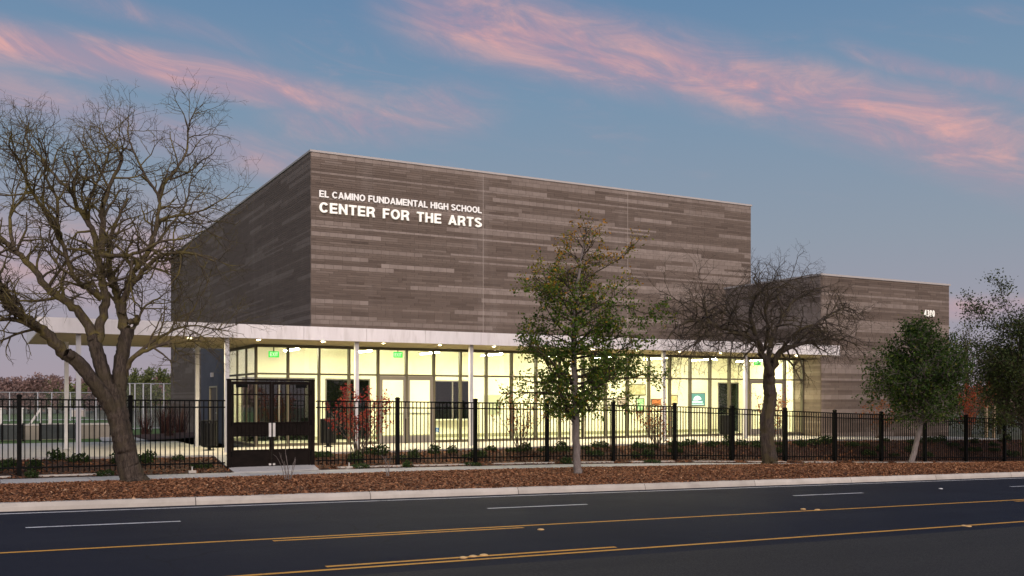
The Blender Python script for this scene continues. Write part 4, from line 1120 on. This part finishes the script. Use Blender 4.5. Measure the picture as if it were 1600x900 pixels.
# ---- big bare tree at the left, limbs traced from the photograph
def bare_left():
    Y0 = 23.15
    base_ = at(208, 752, Y0)
    t = empty('bare_tree', base_, 'large bare tree with thick leaning forked trunk and lichen yellow twigs', 'tree')
    T = Tree(21); m = 1/70.0           # metres per photo pixel at that distance, roughly
    K = dict(step=(0.22, 0.16, 0.11, 0.08), gnarl=0.20, up=(0.0, 0.03, 0.02, 0.0), dens=(5.2, 5.8, 6.2, 6.0), ang=(35, 75), fade=0.52,
             len=(1.5, 0.80, 0.40, 0.2), rad=(0.040, 0.018, 0.0095, 0.0055))
    def L(pts, r0, r1, y0=0.0, y1=0.0, ml=4, t0=0.2, n=9, kids=True):
        k = len(pts)
        P = [at(px, py, Y0 + y0 + (y1-y0)*i/(k-1)) for i, (px, py) in enumerate(pts)]
        rr = [r0 + (r1-r0)*(i/(k-1))**0.8 for i in range(k)]
        return T.limb(P, rr, K, 0, ml, n, t0, kids=kids)
    # trunk as its own part
    TT = Tree(5); TT.ridge = 1.6
    P = [at(x, y, Y0) for x, y in ((211, 762), (207, 745), (199, 715), (191, 680), (184, 648), (180, 625), (178, 600))]
    TT.limb(P, [0.35, 0.255, 0.212, 0.205, 0.20, 0.17, 0.09], K, n=26, sub=9, kids=False, wob=0.008)
    for pts, r0, r1, yy in ((((186, 668), (172, 635), (150, 602), (120, 565), (101, 552)), 0.15, 0.135, -0.3), (((184, 660), (174, 625), (163, 590), (150, 545), (145, 525)), 0.17, 0.13, 0.2), (((186, 660), (186, 625), (187, 590), (192, 550), (198, 515)), 0.17, 0.14, 0.3)):
        k = len(pts); TT.limb([at(x, y, Y0+yy*i/(k-1)) for i, (x, y) in enumerate(pts)], [r0+(r1-r0)*i/(k-1) for i in range(k)], K, n=20, sub=9, kids=False, wob=0.008)
    TT.flush('trunk', M['bark_trunk'], t)
    L([(101, 552), (72, 522), (43, 500), (12, 475), (-6, 440), (-25, 400)], 0.135, 0.05, -0.3, -1.2)
    L([(60, 515), (20, 498), (-20, 500), (-60, 480)], 0.06, 0.02, -0.5, -1.5)
    L([(145, 525), (124, 488), (100, 468), (78, 453), (49, 416), (23, 392), (-5, 368), (-40, 340)], 0.115, 0.04, 0.2, 1.0)
    L([(150, 545), (158, 510), (166, 473), (160, 440), (156, 416), (146, 365), (130, 335), (118, 318), (116, 285), (122, 262), (114, 235)], 0.125, 0.018, 0.2, 0.6)
    L([(158, 400), (160, 360), (160, 330), (172, 290), (190, 250), (185, 235), (165, 215)], 0.085, 0.012, 0.3, -0.6)
    L([(158, 466), (140, 452), (124, 442), (110, 420), (100, 385), (90, 352), (88, 310), (70, 275), (72, 245), (60, 215)], 0.075, 0.012, 0.1, -1.6)
    L([(98, 381), (70, 330), (45, 290), (30, 250), (15, 230), (18, 205)], 0.05, 0.010, -0.6, -2.0)
    L([(23, 392), (15, 340), (40, 300), (35, 260), (5, 220)], 0.045, 0.010, 0.7, 1.8)
    L([(198, 515), (188, 485), (182, 462), (174, 430), (170, 395), (178, 355), (200, 310)], 0.12, 0.03, 0.3, 1.4)
    L([(190, 490), (197, 460), (208, 425), (226, 404), (240, 370), (247, 335), (248, 307), (230, 280), (207, 233), (200, 205), (201, 180)], 0.085, 0.009, 0.3, 0.9)
    L([(248, 310), (256, 288), (273, 267), (291, 238), (294, 205), (299, 185), (308, 168)], 0.05, 0.007, 0.7, 1.3)
    L([(192, 470), (212, 438), (240, 408), (262, 396), (300, 396), (335, 408)], 0.075, 0.018, 0.0, -1.4)
    L([(245, 345), (270, 338), (300, 333), (322, 326), (350, 310), (378, 290)], 0.045, 0.006, 0.7, 0.0)
    L([(160, 398), (190, 400), (215, 395), (250, 378), (290, 372), (320, 360)], 0.06, 0.010, -0.1, -1.8)
    L([(192, 590), (205, 562), (228, 548), (258, 537), (300, 533), (325, 534)], 0.07, 0.012, 0.2, -0.8, t0=0.4)
    L([(192, 575), (215, 552), (245, 530), (275, 514), (305, 509), (345, 514), (385, 500)], 0.052, 0.008, 0.2, 0.6, ml=3, t0=0.45)
    L([(200, 520), (214, 505), (225, 480), (250, 465), (265, 452)], 0.05, 0.008, 0.3, 0.9, ml=3)
    L([(200, 505), (212, 500), (216, 494)], 0.07, 0.055, 0.3, 0.2, kids=False)
    L([(130, 448), (100, 440), (80, 455), (70, 475)], 0.03, 0.008, 0.0, -1.2, ml=3)
    L([(116, 300), (90, 280), (60, 240), (40, 215), (45, 190)], 0.045, 0.008, 0.5, 2.2)
    L([(130, 335), (150, 290), (170, 240), (165, 215), (158, 190)], 0.045, 0.008, 0.4, 2.4)
    L([(226, 404), (260, 360), (290, 320), (300, 280), (330, 250)], 0.04, 0.008, 0.5, 2.2)
    L([(286, 530), (292, 500), (310, 470), (325, 440), (330, 420)], 0.018, 0.005, -0.4, -0.4, ml=2)
    T.flush('crown', M['bark_big'], t)
bare_left()

# ---- second bare tree, flat weeping crown
def bare_right():
    Y0 = 22.9; base_ = at(1203, 727, Y0)
    t = empty('bare_tree', base_, 'bare tree with flat spreading crown of dense weeping twigs', 'tree')
    K = dict(step=(0.2, 0.15, 0.10, 0.08), gnarl=0.21, up=(0.02, -0.05, -0.06, -0.04), dens=(4.8, 5.8, 6.2, 6), ang=(35, 80), fade=0.45,
             len=(1.4, 0.80, 0.45, 0.2), rad=(0.036, 0.016, 0.009, 0.0055))
    TT = Tree(9); TT.ridge = 1.5
    P = [at(x, y, Y0) for x, y in ((1203, 738), (1203, 722), (1199, 690), (1199, 655), (1203, 625), (1202, 600), (1203, 575), (1203, 560))]
    TT.limb(P, [0.31, 0.235, 0.205, 0.212, 0.19, 0.18, 0.15, 0.07], K, n=26, sub=9, kids=False, wob=0.012)
    TT.flush('trunk', M['bark_dark'], t)
    T = Tree(33)
    def L(pts, r0, r1, y0=0.0, y1=0.0, ml=4, t0=0.15):
        k = len(pts); P = [at(px, py, Y0 + y0 + (y1-y0)*i/(k-1)) for i, (px, py) in enumerate(pts)]
        T.limb(P, [r0+(r1-r0)*(i/(k-1))**0.8 for i in range(k)], K, 0, ml, 9, t0)
    L([(1202, 602), (1199, 578), (1191, 551), (1176, 528), (1140, 516), (1115, 507), (1092, 500), (1062, 508), (1042, 530)], 0.15, 0.015, 0, -1.2, t0=0.25)
    L([(1203, 604), (1207, 578), (1217, 553), (1240, 540), (1264, 536), (1288, 530), (1318, 531), (1340, 540)], 0.13, 0.012, 0, -0.9, t0=0.3)
    L([(1201, 590), (1201, 560), (1206, 530), (1216, 508), (1228, 488), (1240, 470), (1262, 455), (1290, 448)], 0.11, 0.012, 0, 0.8)
    L([(1186, 542), (1178, 515), (1172, 488), (1178, 465), (1185, 450), (1178, 436), (1184, 424)], 0.085, 0.008, 0, 0.6)
    L([(1165, 525), (1140, 495), (1120, 480), (1105, 485), (1080, 470), (1060, 480)], 0.06, 0.01, 0, 1.4)
    L([(1228, 488), (1215, 465), (1225, 445), (1245, 435), (1270, 428)], 0.05, 0.008, 0.4, 1.6)
    L([(1240, 540), (1270, 510), (1300, 490), (1325, 480), (1345, 500)], 0.06, 0.01, -0.2, 1.4)
    L([(1105, 504), (1100, 480), (1098, 455), (1092, 430), (1086, 408)], 0.018, 0.004, -0.6, -0.6, ml=2)
    L([(1110, 506), (1090, 495), (1070, 478), (1048, 462), (1030, 455)], 0.03, 0.006, -0.6, -1.0, ml=3)
    L([(1185, 535), (1150, 520), (1110, 525), (1080, 540), (1060, 556)], 0.05, 0.008, -0.3, -1.8)
    L([(1210, 560), (1230, 535), (1250, 515), (1290, 505), (1330, 515)], 0.06, 0.01, -0.2, -1.9)
    L([(1196, 545), (1200, 510), (1195, 480), (1210, 455), (1232, 440)], 0.06, 0.01, -0.2, -1.6)
    L([(1178, 515), (1150, 500), (1135, 480), (1140, 460), (1160, 445)], 0.05, 0.008, 0.1, 2.0)
    T.flush('crown', M['bark_dark'], t)
bare_right()

# ---- leafy trees
def leafy(name, label, Y0, trunk, trad, prof, nprim, K, leafmat, leafsize, per, seed, tonefn, barkm, scale_px, spread=0.06, extra=(), thin=None, maxlev=2, crownbark=None, pw=0.9):
    """prof: list of (photo row, half width in pixels, centre column)"""
    base_ = at(trunk[0][0], trunk[0][1], Y0)
    t = empty(name, base_, label, 'tree')
    TT = Tree(seed)
    P = [at(x, y, Y0) for x, y in trunk]
    Q, RR = TT.limb(P, trad, K, n=12, kids=False, wob=0.01)
    TT.flush('trunk', barkm, t)
    T = Tree(seed+1); g = T.g
    rows = np.array([p[0] for p in prof], float); hw = np.array([p[1] for p in prof], float)
    order = np.argsort(rows); rows, hw = rows[order], hw[order]
    top, bot = rows[0], rows[-1]
    for q in range(nprim):
        row = bot - (bot-top)*((q+g.uniform(0, 1))/nprim)**pw
        # start lower on the stem than the target row
        half = np.interp(row, rows, hw)*scale_px*g.uniform(0.65, 1.08)
        i = np.argmin(np.abs((CAMZ - Q[:, 2]) - (CAMZ - at(trunk[0][0], min(row+22, trunk[-2][1]+400), Y0).z)))
        i = min(max(i, 2), len(Q)-2)
        p = Q[i]; az_ = g.uniform(0, 2*np.pi)
        zt = at(trunk[0][0], row, Y0).z
        tgt = np.array([Q[i][0]+half*math.cos(az_), Q[i][1]+half*math.sin(az_), zt + half*0.15])
        d = tgt-p; L_ = np.linalg.norm(d); d /= L_+1e-9
        T.grow(p, d, max(L_, 0.3), min(RR[i]*0.5, 0.012+0.012*L_), 0, maxlev, K)
    for pts, r0 in extra:
        T.limb([at(x, y, Y0+dy_) for x, y, dy_ in pts], list(np.linspace(r0, 0.005, len(pts))), K, 0, maxlev, 6, 0.3)
    cr = T.flush('crown', crownbark or barkm, t)
    C = []
    for tip in T.tips:
        for p in tip:
            k = per if thin is None else per*thin(p)
            for _ in range(int(k) + (g.random() < k-int(k))): C.append(p + g.normal(0, spread, 3))
    leaves('foliage', C, leafsize, leafmat, t, seed+2, tonefn, 0.55)
    return t
KL_ = dict(step=(0.16, 0.12, 0.10), gnarl=0.14, up=(0.03, 0.02, 0.0), dens=(6.0, 6.5), ang=(30, 65), len=(0.62, 0.30), rad=(0.012, 0.005))
zoak = at(900, 470, 21.8).z; ztop = at(900, 350, 21.8).z
leafy('young_oak_tree', 'young upright tree with green leaves turning yellow at its thin top', 21.8,
      [(903, 742), (902, 722), (900, 680), (899, 640), (898, 590), (897, 540), (899, 480), (906, 420), (915, 370), (920, 338)],
      [0.125, 0.10, 0.095, 0.09, 0.082, 0.07, 0.055, 0.035, 0.018, 0.006],
      [(345, 8, 0), (380, 30, 0), (420, 58, 0), (470, 76, 0), (520, 92, 0), (560, 122, 0), (600, 118, 0), (625, 84, 0), (645, 30, 0)], 74, KL_, M['leaf_oak'], 0.086, 3.7, 51,
      lambda C, g: 0.33 + 0.22*g.normal(0, 1, len(C)) + 0.55*sstep(zoak-0.9, ztop+0.3, C[:, 2]), M['bark_young'], 1/58.0,
      extra=[([(905, 440, 0), (940, 420, -0.2), (975, 400, -0.4), (1000, 372, -0.4)], 0.022), ([(899, 500, 0), (950, 470, 0.3), (990, 440, 0.4)], 0.03),
             ([(899, 480, 0), (870, 470, -0.3), (845, 455, -0.5), (825, 445, -0.5)], 0.018), ([(898, 520, 0), (960, 478, -0.5), (1010, 490, -0.9), (1045, 482, -1.0)], 0.018),
             ([(899, 600, 0), (940, 596, -0.4), (970, 585, -0.6), (1005, 560, -0.7)], 0.028)],
      thin=lambda p: float(np.interp(p[2], [zoak-1.0, zoak, ztop], [1.0, 0.8, 0.35])), crownbark=M['bark_dark'], pw=1.25)
KD_ = dict(step=(0.18, 0.13, 0.10), gnarl=0.15, up=(0.03, 0.02, 0.0), dens=(6.0, 7.0), ang=(30, 70), len=(0.75, 0.36), rad=(0.014, 0.006))
leafy('leaning_evergreen_tree', 'dark green tree with leaning slim trunk in front of number 4300', 23.0,
      [(1418, 735), (1424, 722), (1431, 695), (1438, 665), (1445, 640), (1448, 605), (1446, 570), (1444, 545), (1441, 520)],
      [0.125, 0.10, 0.09, 0.085, 0.08, 0.065, 0.045, 0.02, 0.006],
      [(516, 10, 0), (530, 32, 0), (550, 54, 0), (575, 76, 0), (610, 74, 0), (640, 48, 0), (652, 18, 0)], 70, KD_, M['leaf_green'], 0.10, 3.5, 71,
      lambda C, g: 0.42 + 0.22*g.normal(0, 1, len(C)), M['bark_young'], 1/45.0, spread=0.13)
leafy('dark_evergreen_tree', 'broad dark evergreen tree with thin straggling top shoots at the far fence end', 23.4,
      [(1606, 736), (1605, 720), (1603, 690), (1600, 650), (1598, 610), (1596, 575), (1594, 535), (1590, 500)],
      [0.17, 0.14, 0.13, 0.12, 0.11, 0.08, 0.04, 0.01],
      [(500, 22, 0), (525, 56, 0), (560, 84, 0), (600, 100, 0), (640, 84, 0), (655, 30, 0)], 64, KD_, M['leaf_dark'], 0.095, 2.8, 81,
      lambda C, g: 0.28 + 0.20*g.normal(0, 1, len(C)), M['bark_dark'], 1/42.0, spread=0.15,
      extra=[([(1590, 520, 0), (1575, 490, 0), (1565, 460, 0.2), (1560, 440, 0.2)], 0.02), ([(1585, 520, 0), (1540, 500, -0.3), (1515, 480, -0.4)], 0.02)])
KB_ = dict(step=(0.4, 0.3, 0.2), gnarl=0.15, up=(0.03, 0.02, 0.0), dens=(2.6, 3.2), ang=(30, 70), len=(1.5, 0.75), rad=(0.03, 0.012))
for i, (px, top, hwid, Y0, lab) in enumerate(((1512, 520, 40, 38.0, 'green tree just behind the end of low wing'), (1560, 540, 46, 46.0, 'dark tree behind the orange leaved shrub'), (1640, 520, 50, 36.0, 'dark tree past the end of the fence'))):
    leafy('background_tree', lab, Y0, [(px, 704), (px, 690), (px+2, 660), (px, 620), (px-2, 560), (px, top+12)], [0.22, 0.18, 0.16, 0.13, 0.09, 0.03],
          [(top, 12, 0), (top+25, hwid*0.6, 0), (top+70, hwid, 0), (640, hwid*0.9, 0), (664, hwid*0.5, 0)], 46, KB_, M['leaf_dark'], 0.13, 2.6, 91+7*i,
          lambda C, g: 0.55 + 0.22*g.normal(0, 1, len(C)), M['bark_dark'], 1/(FPX/(Y0/0.65)), spread=0.22)

# ---- ornamental shrubs with red leaves in the bed
def shrub(px, py, Y0, H, Wd, nst, leafmat, per, label, seed, low=0.25, size=0.08):
    p0 = at(px, py, Y0); z = float(zin(np.array(p0.x), np.array(Y0), yw(np.array(p0.x)))) if Y0 < 26.9 else float(zw(p0.x))-0.05
    t = empty('crape_shrub', (p0.x, Y0, z), label, 'shrub')
    T = Tree(seed); g = T.g
    K = dict(step=(0.14, 0.10, 0.08), gnarl=0.11, up=(0.02, 0.03, 0.0), dens=(3.8, 4.8), ang=(20, 55), len=(0.55, 0.28), rad=(0.008, 0.004))
    for q in range(nst):
        an = 2*np.pi*(q+g.uniform(0, 0.7))/nst; sp = g.uniform(0.15, 1.0)*Wd/H
        d = np.array([math.cos(an)*sp, math.sin(an)*sp, 1.0]); d /= np.linalg.norm(d)
        T.grow((p0.x+0.05*math.cos(an), Y0+0.05*math.sin(an), z-0.05), d, H*g.uniform(0.7, 1.02), 0.016, 0, 2, K)
    T.flush('stems', M['bark_twig'], t)
    C = []
    for tip in T.tips:
        for p in tip:
            f = per*(0.35 + 0.65*float(sstep(low, 0.8, (p[2]-z)/H)))
            for _ in range(int(f)+(g.random() < f-int(f))): C.append(p+g.normal(0, 0.05, 3))
    leaves('foliage', C, size, leafmat, t, seed+1, lambda C, g: 0.45+0.28*g.normal(0, 1, len(C)), 0.5, 0.4)
shrub(560, 704, 26.5, 1.9, 1.15, 12, M['leaf_red'], 5.0, 'crape shrub full of deep red leaves beside the gate', 101)
shrub(812, 703, 26.5, 1.9, 1.05, 10, M['leaf_rust'], 1.5, 'sparse twiggy shrub with few rust leaves near the young tree', 111)
shrub(1026, 698, 26.5, 1.6, 0.95, 11, M['leaf_rust'], 2.8, 'rust leaved shrub in front of the wall screen', 121)
shrub(1216, 694, 26.6, 2.0, 0.6, 7, M['leaf_rust'], 3.0, 'rust leaved shrub half hidden by the dark bare trunk', 131)
shrub(1372, 690, 28.0, 2.0, 0.7, 8, M['leaf_rust'], 3.4, 'brown orange shrub against the low wing', 141)
shrub(1512, 690, 28.2, 2.6, 1.1, 9, M['leaf_orange'], 3.6, 'bright orange red shrub past the wing corner', 151)
def twigs(px, py, Y0, H, Wd, nst, label, seed):
    p0 = at(px, py, Y0); z = float(zstrip(np.array(p0.x), np.array(Y0)))
    T = Tree(seed); g = T.g
    K = dict(step=(0.08, 0.06), gnarl=0.10, up=(0.02, 0.02), dens=(2.6,), ang=(15, 45), len=(0.18,), rad=(0.004,))
    for q in range(nst):
        an = 2*np.pi*(q+g.uniform(0, 0.8))/nst; sp = g.uniform(0.1, 1.0)*Wd/H
        d = np.array([math.cos(an)*sp, math.sin(an)*sp*0.6, 1.0]); d /= np.linalg.norm(d)
        T.grow((p0.x+0.04*math.cos(an), Y0, z-0.03), d, H*g.uniform(0.6, 1.0), 0.010, 0, 1, K)
    o = T.flush('bare_sapling', M['bark_young'], None); tag(o, label, 'sapling')
twigs(450, 756, 22.1, 0.78, 0.42, 7, 'clump of bare grey stems in the bark strip before the gate', 161)
twigs(607, 747, 22.3, 0.62, 0.10, 3, 'two thin bare whips standing in the bark strip', 163)

# ---- low planting on the bank: each clump a thing
def clump_mesh(seed, n, h, rad_):
    g = np.random.default_rng(seed)
    an = g.uniform(0, 2*np.pi, n); rr = rad_*np.sqrt(g.uniform(0, 1, n))
    C = np.stack([rr*np.cos(an), rr*np.sin(an), h*g.uniform(0.05, 1, n)*np.sqrt(np.clip(1-(rr/rad_)**2*0.8, 0, 1))], -1)
    u = g.normal(0, 1, (n, 3)); u[:, 2] = np.abs(u[:, 2])+0.3; u /= np.linalg.norm(u, axis=1, keepdims=True)
    v = g.normal(0, 1, (n, 3)); v -= u*(u*v).sum(1, keepdims=True); v /= np.linalg.norm(v, axis=1, keepdims=True)
    L = g.uniform(0.05, 0.11, (n, 1)); W = L*0.4
    V = np.stack([C, C+u*L*0.5+v*W, C+u*L, C+u*L*0.5-v*W], 1).reshape(-1, 3)
    return mesh_np('bed_plant', V, np.arange(4*n).reshape(-1, 4), M['leaf_bed'], np.clip(g.normal(0.45, 0.25, n), 0, 1))
cl = [clump_mesh(200+i, 260, (0.28, 0.36, 0.22, 0.42)[i], (0.34, 0.28, 0.40, 0.26)[i]) for i in range(4)]
g = random.Random(77)
for k in range(80):
    x = -1.5 + 41.5*(k + g.uniform(0, 0.9))/80; f_ = g.choice((0.08, 0.3, 0.55, 0.7, 0.82, 0.9)); 
    if 5.2 < x < 8.1: continue
    Yw_ = float(yw(x)); y = 25.75 + (Yw_-0.15-25.75)*f_
    z = float(zin(np.array(x), np.array(y), np.array(Yw_)))
    o = bpy.data.objects.new('bed_plant', cl[g.randrange(4)]); o.location = (x, y, z-0.01); o.rotation_euler = (0, 0, g.uniform(0, 6)); sc_ = g.uniform(0.5, 0.9); o.scale = (sc_, sc_, sc_)
    COL.objects.link(o)
    tag(o, 'low green clump of leaves on the bank behind the fence', 'plant', 'low plants on the bank')
for k in range(7):                                        # weeds along the sidewalk edge
    x = (9.0, 10.4, 12.4, 15.6, 2.6, 1.0, 18.8)[k]; y = 25.14
    o = bpy.data.objects.new('bed_plant', cl[k % 4]); o.location = (x, y, float(zf(x))-0.03); o.scale = (0.75, 0.5, 0.55); o.rotation_euler = (0, 0, k); COL.objects.link(o)
    tag(o, 'small weed tuft at the sidewalk edge below the fence', 'plant', 'weeds at the fence foot')
# reddish grasses in the bed beside the dark wall
def grass_clump(seed, n, h):
    g = np.random.default_rng(seed); V = []; T_ = []
    for i in range(n):
        an = g.uniform(0, 2*np.pi); ln = g.uniform(0.15, 0.6); hh = h*g.uniform(0.6, 1.05); x, y = g.normal(0, 0.07, 2)
        wx, wy = -math.sin(an)*0.018, math.cos(an)*0.018
        V += [(x-wx, y-wy, 0), (x+wx, y+wy, 0), (x+math.cos(an)*ln*hh+wx*.3, y+math.sin(an)*ln*hh+wy*.3, hh), (x+math.cos(an)*ln*hh-wx*.3, y+math.sin(an)*ln*hh-wy*.3, hh)]
        T_.append(g.uniform(0, 1))
    return mesh_np('flax_plant', V, np.arange(4*n).reshape(-1, 4), M['flax'], T_)
M['flax'] = leaf('bronze_flax_blade', [(0, (0.035, 0.018, 0.018)), (0.6, (0.075, 0.035, 0.030)), (1, (0.12, 0.075, 0.045))])
fl = [grass_clump(300+i, 46, 1.0+0.2*i) for i in range(3)]
g = random.Random(9)
for k in range(16):
    y = 39 + 22*(k//2)/8 + g.uniform(-0.6, 0.6); x = 6.3 + 5.2*g.random()
    o = bpy.data.objects.new('flax_plant', fl[k % 3]); o.location = (x, y, float(zback(np.array(x), np.array(y)))+0.05); o.rotation_euler = (0, 0, g.uniform(0, 6)); COL.objects.link(o)
    tag(o, 'bronze spiky plant in dark bed beside the auditorium side wall', 'plant', 'spiky plants by the side wall')

# ================================================================== FIELD AT THE LEFT
yv = 41.0
def zb(x, y): return float(zback(np.array(float(x)), np.array(float(y))))
swl = empty('seat_wall', (1.5, yv, 0), 'low concrete seat wall with pale cap at edge of the plaza lawn', 'wall')
xa, xb_ = -9.0, xat(182, yv)
k = 0; x = xa
while x < xb_-0.3:
    x1 = min(x+1.6, xb_)
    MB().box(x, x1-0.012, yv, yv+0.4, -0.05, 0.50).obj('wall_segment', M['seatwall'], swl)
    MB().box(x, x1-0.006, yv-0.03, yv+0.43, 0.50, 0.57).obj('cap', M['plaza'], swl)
    x = x1
M['screenmesh'] = mottled('dark_green_windscreen', (0.030, 0.036, 0.038), (0.045, 0.05, 0.05), 3, 0.8, bs=0)
ws = empty('windscreen_fence', (-4, 39.6, 0), 'low black screened fence panel on the grass beside seat wall', 'fence')
xw = [xat(-30, 39.6), xat(36, 39.6), xat(62, 39.6), xat(118, 39.6)]
for (a, c_) in ((xw[0], xw[1]), (xw[2], xw[3])):
    MB().box(a, c_, 39.58, 39.62, 0.04, 0.58).obj('screen', M['screenmesh'], ws)
    for x in (a, (a+c_)/2, c_): MB().box(x-0.03, x+0.03, 39.54, 39.58, -0.05, 0.64).obj('post', M['black_metal'], ws)
YD = 92.0
for i, px in enumerate((1, 33, 78)):
    x = xat(px, YD); z = zb(x, YD)
    MBp = MB().box(x-0.13, x+0.13, YD-0.13, YD+0.13, z, z+1.55).box(x-0.18, x+0.18, YD-0.18, YD+0.18, z+1.55, z+1.65)
    tag(MBp.obj('field_post', M['white_post']), 'square white post with cap on the playing field', 'post', 'white posts on the field')
x0, x1 = xat(42, YD), xat(63, YD)
tag(MB().bar((x0, YD-1, zb(x0, YD)), (x1, YD-1, zb(x0, YD)+1.6), 0.16, 0.16).bar((x1, YD-1, zb(x1, YD)), (x1, YD-1, zb(x0, YD)+1.6), 0.12, 0.12).obj('field_brace', M['white_post']), 'slanting white brace on the playing field', 'brace')
# chain link: posts, rails and a fine wire mesh
m = bpy.data.materials.new('chain_link_wire'); m.use_nodes = True; M['chain'] = m; T = m.node_tree; T.nodes.clear(); B = NB(T)
pv = B.n('ShaderNodeNewGeometry').outputs['Position']; sp_ = B.n('ShaderNodeSeparateXYZ'); T.links.new(pv, sp_.inputs[0])
def wires(sgn):
    q = B.m('ADD', sp_.outputs[0], B.m('MULTIPLY', sp_.outputs[2], sgn)); q = B.m('FRACT', B.m('MULTIPLY', q, 9.0))
    return B.m('LESS_THAN', q, 0.05)
k_ = B.m('MAXIMUM', wires(1.0), wires(-1.0))
tr = B.n('ShaderNodeBsdfTransparent'); df = B.n('ShaderNodeBsdfDiffuse'); df.inputs[0].default_value = (0.30, 0.31, 0.32, 1)
mxs = B.n('ShaderNodeMixShader'); T.links.new(k_, mxs.inputs[0]); T.links.new(tr.outputs[0], mxs.inputs[1]); T.links.new(df.outputs[0], mxs.inputs[2])
oo = B.n('ShaderNodeOutputMaterial'); T.links.new(mxs.outputs[0], oo.inputs[0])
M['galv'] = mat('galvanised_pipe', (0.42, 0.43, 0.45), 0.5, 0.5)
def chain(pxs, Y, H, label, rad_=0.05, z_off=0.0):
    f = empty('chain_link_fence', (xat(pxs[0], Y), Y, zb(xat(pxs[0], Y), Y)), label, 'fence')
    xs_ = [xat(p_, Y) for p_ in pxs]; z0 = zb(xs_[0], Y)
    for x in xs_: MB().tube([(x, Y, z0-0.1), (x, Y, z0+H)], rad_, 6).obj('post', M['galv'], f)
    for h in (H-0.03, 0.1): MB().tube([(xs_[0], Y, z0+h), (xs_[-1], Y, z0+h)], rad_*0.6, 6).obj('rail', M['galv'], f)
    MB().box(xs_[0], xs_[-1], Y+0.05, Y+0.056, z0+0.05, z0+H-0.05).obj('wire_mesh', M['chain'], f)
chain([196, 203, 211, 224, 236, 256, 275], 80.0, 3.6, 'tall galvanised backstop fence behind thick bare trunk', 0.06)
chain([-14, 15, 59, 81, 110, 150, 196], 120.0, 3.2, 'long galvanised fence across the far side of field', 0.06)
# two white sheds
for px0, px1 in ((112, 120), (125, 133)):
    Y = 150.0; x0, x1 = xat(px0, Y), xat(px1, Y); z = zb(x0, Y)
    sh = empty('storage_shed', ((x0+x1)/2, Y, z), 'small pale storage shed at the field edge', 'shed', 'storage sheds')
    MB().box(x0, x1, Y, Y+2.5, z-0.1, z+0.95).obj('wall', M['white_post'], sh)
    xm_ = (x0+x1)/2
    MB().raw([(x0-.06, Y-.1, z+.95), (x1+.06, Y-.1, z+.95), (x1+.06, Y+2.6, z+.95), (x0-.06, Y+2.6, z+.95), (x0-.06, Y-.1, z+.99), (x1+.06, Y-.1, z+.99), (x1+.06, Y+2.6, z+1.15), (x0-.06, Y+2.6, z+1.15)], BOXF).obj('roof', M['coping'], sh)
    MB().box(xm_-0.2, xm_+0.2, Y-0.02, Y, z, z+0.8).obj('door', M['seal'], sh)
# far trees along the field
def far_tree(px, top, hwid, Y, leafmat, label, seed, grp='far trees beyond the field'):
    x = xat(px, Y); z = zb(x, Y); zt = at(px, top, Y).z; H = zt - z; sc = Y/(FPX*1.0)
    t = empty('far_tree', (x, Y, z), label, 'tree', grp)
    g = np.random.default_rng(seed); n = 3600
    MB().tube([(x, Y, z-0.1), (x, Y, z+H*0.35), (x, Y, z+H*0.7)], [0.25, 0.18, 0.07], 6).obj('trunk', M['bark_dark'], t)
    k = 26; cc = np.stack([g.normal(0, 0.42, k), g.normal(0, 0.42, k), g.uniform(0.30, 0.92, k)], -1)
    cc[:, :2] *= np.sqrt(np.clip(1-((cc[:, 2:]-0.55)/0.5)**2, 0.08, 1))
    q = cc[g.integers(0, k, n)] + g.normal(0, 0.085, (n, 3))
    C = np.stack([x+q[:, 0]*hwid*sc*1.15, Y+q[:, 1]*hwid*sc, z+np.clip(q[:, 2], 0.12, 1.02)*H], -1)
    leaves('crown', C, 0.75*sc*5.4, leafmat, t, seed+1, lambda C, g: 0.5+0.25*g.normal(0, 1, len(C)), 0.6)
ft = [(-20, 588, 30), (12, 592, 26), (45, 597, 22), (55, 585, 24), (75, 596, 20), (90, 590, 22), (112, 602, 16), (128, 596, 20), (150, 600, 20), (172, 602, 18), (262, 592, 18), (282, 596, 18)]
for i, (px, tp, hw_) in enumerate(ft):
    far_tree(px, tp, hw_, 175+9*(i % 3), M['leaf_far'] if i not in (4, 6) else M['leaf_fargreen'], 'bare pinkish brown tree on the far side of field' if i not in (4, 6) else ('taller' if i == 4 else 'shorter') + ' dark green tree among the bare far trees', 400+5*i)
far_tree(228, 578, 34, 140, M['leaf_fargreen'], 'round olive green tree behind the backstop fence', 480)
far_tree(205, 586, 22, 150, M['leaf_fargreen'], 'smaller olive tree beside the round one', 486)
# belt of trees behind everything else, too far to tell apart
def belt():
    g = np.random.default_rng(8); n = 26000
    an = g.uniform(R(-75), R(100), n); rr = g.uniform(330, 420, n)
    X, Y = rr*np.sin(an), rr*np.cos(an)
    hmax = 5.0 + 3.0*np.abs(np.sin(an*23)+0.6*np.sin(an*57+1))
    Z = -4.0 + hmax*g.uniform(0, 1, n)**0.8 + 1.5
    o = leaves('far_woods', np.stack([X, Y, Z], -1), 3.2, M['leaf_far'], None, 9, lambda C, g: 0.35+0.2*g.normal(0, 1, len(C)), 0.8)
    tag(o, 'distant belt of bare trees along the horizon', 'woods', kind='stuff')
belt()
# timber posts and a dark shelter past the wing
for px in (1541, 1553):
    x = xat(px, 33.0); z = float(zw(x))-0.35
    tag(MB().box(x-0.06, x+0.06, 32.94, 33.06, z-0.2, z+1.9).box(x-0.075, x+0.075, 32.925, 33.075, z+1.9, z+1.95).obj('timber_post', mottled('timber', (0.30, 0.22, 0.13), (0.22, 0.16, 0.10), 8, 0.8, bs=0)), 'pale timber post standing past the wing', 'post', 'timber posts')
